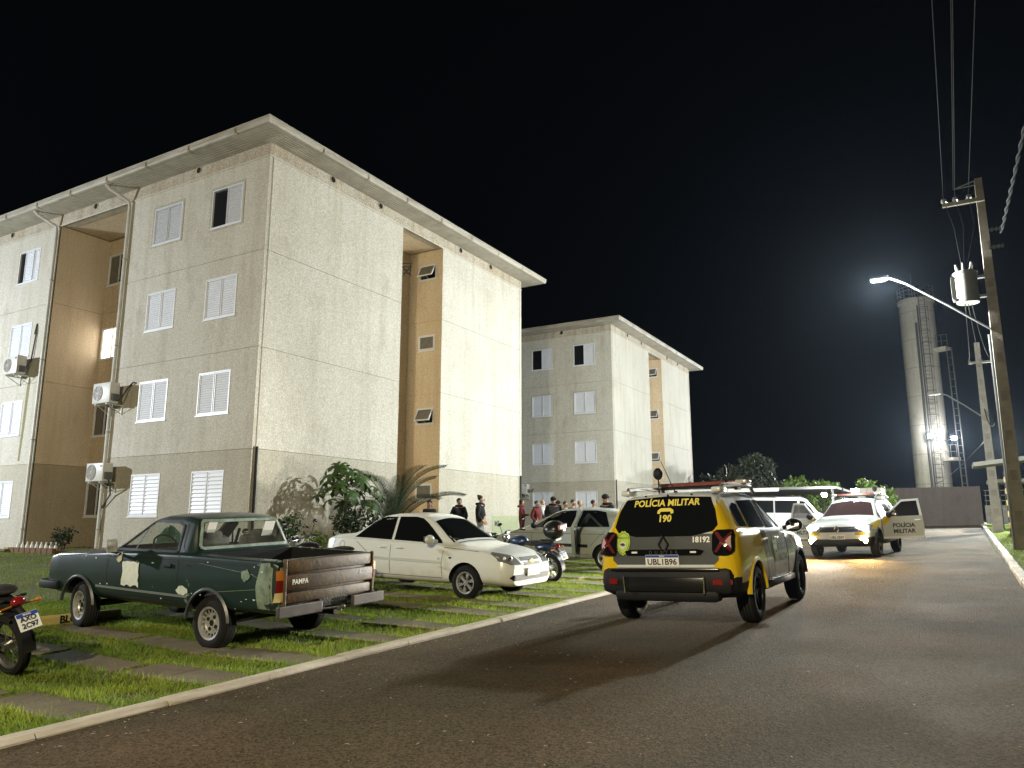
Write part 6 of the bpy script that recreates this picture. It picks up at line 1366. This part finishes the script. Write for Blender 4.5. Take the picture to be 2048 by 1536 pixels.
    if hair in ('short', 'long', 'bun'):
        ellip(mb, hp3(0, -.030, .022), (.092 * hk, .088 * hk, .085 * hk), 16, 10)
        if hair == 'long': ellip(mb, hp3(0, -.065, -.12), (.085 * hk, .05 * hk, .17 * hk), 14, 10)
        if hair == 'bun': ellip(mb, hp3(0, -.085, .075), (.05 * hk, .05 * hk, .045 * hk), 12, 8)
        mb.build('hair', hairm, r, smooth=True)
    else:
        ellip(mb, hp3(0, -.005, .022), (.097 * hk, .108 * hk, .085 * hk), 16, 10); mb.box(hp3(0, .13 if hair == 'cap' else -.13, .02), (.13 * hk, .10 * hk, .012), rz=-R(turn)); mb.build('cap', C['black'], r, smooth=True)
    if bulk > 1.15:
        mb = MB(); mb.lathe([(.085 * hk, 0), (.125 * hk, .01), (.14 * hk, .06), (.10 * hk, .085), (.075 * hk, .06)], tuple(P2[3] + Vector((0, -.02, -.01))), n=16, closed=True); mb.build('hood', C[top], r, smooth=True)
    return r
person(-13.6, 18.6, 1.52, 150, 'person with dark hair half hidden by the palm at the block wall', 'black', 'dark', hair='long')
person(-13.2, 19.6, 1.59, 130, 'person in dark hooded jacket, the shorter of the pair at the wall', 'navy', 'dark', ('pocket', 'pocket'), 'short', 1.25)
person(-12.6, 19.9, 1.69, 70, 'person in long black coat with hair tied in a bun', 'black', 'pale', ('pocket', 'pocket'), 'bun', 1.35, skin=M_skin2)
person(-13.0, 23.2, 1.58, 65, 'woman in red top with long dark hair at the block corner', 'red', 'wine', ('front', 'front'), 'long', 1.05)
person(-12.4, 23.2, 1.55, 100, 'person in dark red jacket just behind the police officer', 'wine', 'dark', ('pocket', 'down'), 'short', 1.15)
person(-12.7, 24.2, 1.57, 70, 'person with fair hair and white and black jacket seen from behind', 'white', 'black', ('front', 'back'), 'short', 1.15, skin=M_skin2, hairm=M_hairb)
person(-11.2, 22.0, 1.72, 140, 'man in black with a black cap bending forward over the silver car', 'black', 'black', ('front', 'pocket'), 'cap', 1.2, lean=12, skin=M_skin2)
person(-12.2, 24.4, 1.57, 120, 'person in a dark cap directly behind the bending man', 'dark', 'dark', ('down', 'down'), 'cap')
person(-11.8, 24.2, 1.55, 100, 'short haired man in dark grey, first in the row behind the silver car', 'grey', 'dark', ('down', 'pocket'), 'short')
person(-11.4, 24.0, 1.62, 110, 'man in black, second in the row behind the silver car', 'black', 'dark', ('front', 'front'), 'short', skin=M_skin2)
person(-11.0, 23.7, 1.59, 90, 'bald looking man with brown jacket, third in the row behind the silver car', 'olive', 'denim', ('down', 'front'), 'short', skin=M_skin2, hairm=M_hairb)
person(-10.9, 24.6, 1.62, 75, 'person in black, last in the row beside the open car door', 'black', 'dark', ('down', 'down'), 'short')
person(-8.6, 20.5, 1.83, 200, 'tall man with a black cap turned backwards beyond the open car door', 'black', 'dark', ('front', 'front'), 'capback', 1.1, lean=10, skin=M_skin2)
# ================================================================== PLANTS
def leafmat(n, c, c2):
    m = pbr(n, c, .5, col2=c2, vscale=3.5, spec=.4); m.node_tree.nodes['Principled BSDF'].inputs['Subsurface Weight'].default_value = 0; return m
M_pap = leafmat('papaya_leaf', (.055, .115, .022), (.03, .065, .015)); M_palm = leafmat('palm_leaf', (.030, .058, .022), (.016, .032, .014)); M_shr = leafmat('shrub_leaf', (.042, .085, .022), (.022, .045, .014)); M_lime = leafmat('lime_leaf', (.13, .20, .03), (.07, .12, .02)); M_tree = leafmat('tree_leaf', (.05, .062, .032), (.028, .034, .02)); M_bark = pbr('bark', (.13, .11, .085), .9, var=.4, vscale=8)
def papaya_leaf():
    mb = MB(); V = [(0, 0, 0)]; n = 7
    for k in range(n):
        a = R(-150 + 300 * k / (n - 1)); L = .27 * (1 - .25 * abs(k - 3) / 3)
        for (q, da) in ((.45, -.36), (.62, -.24), (.78, -.27), (1., 0.), (.78, .27), (.62, .24), (.45, .36)):
            d = q * L; V.append((d * math.sin(a + da), d * math.cos(a + da), -.5 * d * d / .3 - .02 * (q == 1.)))
    F = [tuple([0] + list(range(1 + 7 * k, 8 + 7 * k))) for k in range(n)]; F += [(0, 7 + 7 * k, 8 + 7 * k) for k in range(n - 1)]
    mb.add(V, F); return mb
px_, py_ = -14.15, 15.55
pt = tag(empty('papaya_tree', (px_, py_, gz(px_, py_))), 'papaya tree with lobed leaves in front of the block wall', 'tree')
mb = MB(); mb.tube([(0, 0, -.1), (.02, .02, .9), (-.02, 0, 1.7), (0, 0, 2.2)], [.075, .065, .05, .035], 9); mb.build('trunk', M_bark, pt, smooth=True)
proto = papaya_leaf().build('leaf', M_pap, pt)
for k in range(24):
    a = k * 2.4; z = 1.35 + .85 * (k / 23) ** .8; L = 1.0 * (1 - .55 * (k / 23)) * random.uniform(.75, 1.1); up = .02 + .5 * (k / 23)
    tip = Vector((L * math.cos(a), L * math.sin(a), z + L * up)); mb = MB(); mb.tube([(0, 0, z), tip * .5 + Vector((0, 0, z * .5 + .06)), tip], [.011, .009, .006], 5); mb.build('leaf_stalk', M_lime, pt)
    lf = proto if k == 0 else proto.copy()
    if k: COL.objects.link(lf); lf.parent = pt
    lf.location = tip; lf.rotation_euler = (R(random.uniform(-50, -15)), R(random.uniform(-15, 15)), a - math.pi / 2 + random.uniform(-.3, .3)); s_ = random.uniform(1.0, 1.45); lf.scale = (s_, s_, s_)
def frond(L, droop, mat, parent, a, elev, width=.34):
    mb = MB(); pts = []; n = 22; p = Vector((0, 0, 0)); e = elev
    for k in range(n + 1):
        pts.append(p.copy()); p = p + Vector((math.cos(e) * math.cos(a), math.cos(e) * math.sin(a), math.sin(e))) * L / n; e -= droop / n * (1 + 1.2 * k / n)
    mb.tube(pts, [.016 * (1 - .75 * k / n) for k in range(n + 1)], 5)
    for k in range(4, n + 1):
        t = (pts[min(k + 1, n)] - pts[k - 1]).normalized(); sd = t.cross(Vector((0, 0, 1))).normalized(); up = sd.cross(t); w = width * math.sin(math.pi * min(.97, (k - 2) / n)) ** .6
        for q in (0, .34, .67):
            b = pts[k] - t * (L / n * q)
            for sg in (-1, 1):
                tip = b + sd * sg * w * .75 + t * w * .8 + up * (.55 * w) - Vector((0, 0, .22 * w)); m = b.lerp(tip, .5) + up * .05; ww = t * .008
                mb.add([b - ww, b + ww, m + ww * 1.2, tip, m - ww * 1.2], [(0, 1, 2, 4), (4, 2, 3)])
    return mb.build('frond', mat, parent, fixn=False)
pl_ = tag(empty('palm', (-13.75, 17.05, gz(-13.75, 17.05))), 'young palm with long arching fronds behind the white sedan', 'palm')
mb = MB(); mb.tube([(0, 0, -.1), (0, 0, .65)], [.11, .09], 10); mb.build('trunk', M_bark, pl_, smooth=True)
for k in range(16):
    f = frond(random.uniform(2.0, 2.7), random.uniform(.7, 1.5), M_palm, pl_, k * 2.4 + random.uniform(-.2, .2), R(random.uniform(52, 86))); f.location = (0, 0, .6)
def leaves(n, blobs, size, mb=None, aspect=.5):
    """scatter folded leaf quads on the shells of overlapping ellipsoids"""
    mb = mb or MB(); wts = np.array([b[3] * b[4] * b[5] for b in blobs]) ** .67; wts /= wts.sum()
    for _ in range(n):
        b = blobs[RNG.choice(len(blobs), p=wts)]; d = RNG.normal(size=3); d /= np.linalg.norm(d); q = RNG.uniform(.55, 1.05); c = np.array(b[:3]) + d * q * np.array(b[3:6])
        t = Vector(RNG.normal(size=3)); t = (t + Vector(d) * .6 + Vector((0, 0, -.3))).normalized(); sd = t.orthogonal().normalized(); sd.rotate(Matrix.Rotation(RNG.uniform(0, 6.28), 3, t)); s = size * RNG.uniform(.6, 1.3); c = Vector(c); nr = t.cross(sd)
        mb.add([c, c + t * s * .5 + sd * s * aspect * .5 + nr * s * .08, c + t * s, c + t * s * .5 - sd * s * aspect * .5 + nr * s * .08], [(0, 1, 2, 3)])
    return mb
def shrub(x, y, w, h, n, size, mat, label, stems=5, group='shrubs along the block'):
    r = tag(empty('shrub', (x, y, gz(x, y))), label, 'shrub', group)
    bl = [(random.uniform(-w * .3, w * .3), random.uniform(-w * .3, w * .3), h * random.uniform(.35, .8), w * .32, w * .32, h * .26) for _ in range(7)]
    leaves(n, bl, size).build('foliage', mat, r, fixn=False); mb = MB()
    for k in range(stems): b = bl[k % len(bl)]; mb.tube([(b[0] * .2, b[1] * .2, -.05), (b[0], b[1], b[2])], [.014, .006], 5)
    mb.build('stem', M_bark, r); return r
shrub(-14.25, 13.55, .9, 1.25, 700, .11, M_shr, 'leafy green shrub at the block corner beside the pickup cab')
shrub(-13.5, 13.9, .7, .8, 380, .10, M_lime, 'bright lime shrub behind the motorcycles')
shrub(-13.6, 15.2, 1.2, 1.35, 800, .12, M_palm, 'dark dense shrub under the papaya tree')
shrub(-13.2, 16.1, 1.1, 1.1, 650, .11, M_palm, 'dark shrub between papaya and palm')
shrub(-22.3, 12.7, .6, .75, 420, .09, M_palm, 'small dark bush in the corner of the recess')
gp = tag(empty('spiky_plant', (-13.6, 21.9, gz(-13.6, 21.9))), 'small spiky plant at the wall behind the sedan windscreen', 'plant')
for k in range(9): f = frond(random.uniform(.5, .8), 1., M_palm, gp, k * 2.4, R(random.uniform(45, 80)), .16)
# trees behind
def tree(x, y, h, w, n, size, mat, label, seed):
    random.seed(seed); r = tag(empty('tree', (x, y, gz(x, y))), label, 'tree', 'trees in the background'); mb = MB(); mb.tube([(0, 0, -.2), (.1, 0, h * .3), (0, .1, h * .6)], [.2, .15, .08], 8)
    bl = []
    for k in range(16):
        a = k * 2.4; q = random.uniform(.15, 1.) * w * .42; z = h * random.uniform(.45, .88) - q * .35; bl.append((q * math.cos(a), q * math.sin(a), z, w * random.uniform(.13, .2), w * random.uniform(.13, .2), h * random.uniform(.09, .15)))
        mb.tube([(.05, 0, h * .3), (q * .5 * math.cos(a), q * .5 * math.sin(a), h * .45), bl[-1][:3]], [.07, .05, .02], 5)
    mb.build('trunk', M_bark, r, smooth=True); leaves(n, bl, size).build('crown', mat, r, fixn=False); return r
tree(-11.3, 51., 5.0, 5.4, 5200, .30, M_tree, 'large dark tree behind the police SUV roof', 3)
tree(-13.6, 55., 4.4, 5.0, 2500, .30, M_tree, 'dark tree half hidden beside the far block', 5)
tree(-7.0, 47., 3.7, 4.2, 3000, .26, M_lime, 'lighter green tree above the carport', 9)
tree(-4.2, 50., 3.4, 3.0, 1600, .26, M_lime, 'small light tree by the pale cabin', 12)
random.seed(21)
# ================================================================== GRASS AND LITTER
def blades(name, pts, hgt, label, mat):
    n = len(pts); pts = np.array(pts); a = RNG.uniform(0, 2 * np.pi, n); h = hgt * RNG.uniform(.5, 1.35, n); w = RNG.uniform(.004, .008, n) * (1 + .0 * h); ln = RNG.normal(0, .45, (n, 2)) * h[:, None]
    V = np.zeros((n, 3, 3)); V[:, 0] = pts; V[:, 1] = pts; V[:, 2] = pts
    V[:, 0, 0] -= np.cos(a) * w; V[:, 0, 1] -= np.sin(a) * w; V[:, 1, 0] += np.cos(a) * w; V[:, 1, 1] += np.sin(a) * w; V[:, 2, :2] += ln; V[:, 2, 2] += h
    me = bpy.data.meshes.new(name); me.vertices.add(3 * n); me.vertices.foreach_set('co', V.reshape(-1)); me.loops.add(3 * n); me.loops.foreach_set('vertex_index', np.arange(3 * n)); me.polygons.add(n); me.polygons.foreach_set('loop_start', np.arange(0, 3 * n, 3)); me.update(calc_edges=True); me.materials.append(mat)
    o = bpy.data.objects.new(name, me); COL.objects.link(o); tag(o, label, 'grass', kind='stuff'); return o
M_grass = bpy.data.materials.new('grass_blade'); M_grass.use_nodes = True; nt = M_grass.node_tree; b = nt.nodes['Principled BSDF']; b.inputs['Roughness'].default_value = .6
g_ = nd(nt, 'ShaderNodeNewGeometry'); n_ = nd(nt, 'ShaderNodeTexNoise'); n_.inputs['Scale'].default_value = 1.3; nt.links.new(g_.outputs['Position'], n_.inputs['Vector'])
cr_ = nd(nt, 'ShaderNodeValToRGB'); e_ = cr_.color_ramp.elements; e_[0].position = .3; e_[0].color = (.13, .24, .018, 1); e_[1].position = .7; e_[1].color = (.28, .36, .034, 1); nt.links.new(n_.outputs[0], cr_.inputs[0])
n2_ = nd(nt, 'ShaderNodeMix', data_type='RGBA'); n2_.inputs[7].default_value = (.30, .28, .08, 1); nt.links.new(cr_.outputs[0], n2_.inputs[6])
tl_ = nd(nt, 'ShaderNodeBsdfTranslucent'); nt.links.new(n2_.outputs[2], tl_.inputs[0]); ms_ = nd(nt, 'ShaderNodeMixShader'); ms_.inputs[0].default_value = .5; nt.links.new(b.outputs[0], ms_.inputs[1]); nt.links.new(tl_.outputs[0], ms_.inputs[2]); nt.links.new(ms_.outputs[0], nt.nodes['Material Output'].inputs[0])
rr_ = nd(nt, 'ShaderNodeMapRange'); rr_.inputs[1].default_value = .6; rr_.inputs[2].default_value = 1.; rr_.inputs[4].default_value = .8; nt.links.new(g_.outputs['Random Per Island'], rr_.inputs[0]); nt.links.new(rr_.outputs[0], n2_.inputs[0]); nt.links.new(n2_.outputs[2], b.inputs['Base Color'])
def scatter(n, s0, s1, t0, t1, near=True):
    out = []; S = RNG.uniform(s0, s1, n); T = RNG.uniform(t0, t1, n); keep = RNG.uniform(0, 1, n); pn = np.sin(S * 2.3 + T * .6) * np.sin(T * 1.7 - S * .8) + .6 * np.sin(S * 5.1 - T * 3.3)
    for s, t, k, q in zip(S, T, keep, pn):
        if near and k > min(1., 5.5 / max(t + .0, 1)) : continue
        if q < -.75 and k > .35: continue
        if on_slab(s, t, -.035) and k > .05: continue
        x, y = st2xy(s, t); out.append((x, y, ground_z(s, t) - .004))
    return out
blades('lawn_grass', scatter(480000, -12.5, KL - .13, 1.6, 24), .042, 'short bright lawn grass between the concrete slabs and the kerb', M_grass)
E_ = []
for (t, hw, sa, sb, rot) in SLAB:
    for k in range(int(420 * min(1, 6 / t))):
        s = random.uniform(sb, sa); tt = t + random.choice((-1, 1)) * (hw + abs(random.gauss(0, .03))); E_.append((*st2xy(s, tt), ground_z(s, tt)))
for k in range(16000):
    tt = random.uniform(1.5, 24) ; s = KL - .115 - abs(random.gauss(0, .08)); E_.append((*st2xy(s, tt), ground_z(min(s, KL - .13), tt) ))
blades('edge_grass', E_, .07, 'longer grass tufts along the slab edges and the kerb', M_grass)
blades('far_lawn_grass', scatter(60000, -25, -12.5, 3, 22, False), .05, 'grass strip in front of the near apartment block', M_grass)
blades('verge_grass', scatter(70000, KR + .14, 5.5, 10, 56, False), .05, 'grass verge behind the right kerb below the poles', M_grass)
M_litter = pbr('litter', (.60, .55, .44), .7, col2=(.2, .14, .08), vscale=.9, space='World'); mb = MB()
for k in range(800):
    s = random.uniform(KL + .05, KR - .05) if k % 3 else KL + .05 + abs(random.gauss(0, .25)); t = random.uniform(2.5, 22); L = random.uniform(.006, .022) * (1.6 if k % 17 == 0 else 1); a = random.uniform(0, 6.28); x, y = st2xy(s, t); z = zst(s, t) + .008
    mb.add([(x + L * math.cos(a), y + L * math.sin(a), z), (x - .3 * L * math.sin(a), y + .3 * L * math.cos(a), z + .004), (x - L * math.cos(a), y - L * math.sin(a), z), (x + .3 * L * math.sin(a), y - .3 * L * math.cos(a), z + .003)], [(0, 1, 2, 3)])
lt = mb.build('litter', M_litter, fixn=False); tag(lt, 'dry leaf scraps and grit scattered over the asphalt', 'litter', kind='stuff')
# ================================================================== HAZE ADDED FOR LAMP GLOW
hz = bpy.data.materials.new('glow_haze'); hz.use_nodes = True; nt = hz.node_tree
nt.nodes.remove(nt.nodes['Principled BSDF']); pv = nd(nt, 'ShaderNodeVolumePrincipled'); pv.inputs['Density'].default_value = .00009; pv.inputs['Color'].default_value = (.62, .78, 1., 1); pv.inputs['Anisotropy'].default_value = .75
nt.links.new(pv.outputs[0], nt.nodes['Material Output'].inputs['Volume'])
mb = MB(); mb.bb((-420, -70, -4), (270, 620, 26)); ha = mb.build('haze', hz); tag(ha, 'thin haze added to give the lamps a soft glow', 'haze', kind='stuff')
SC.cycles.volume_bounces = 0
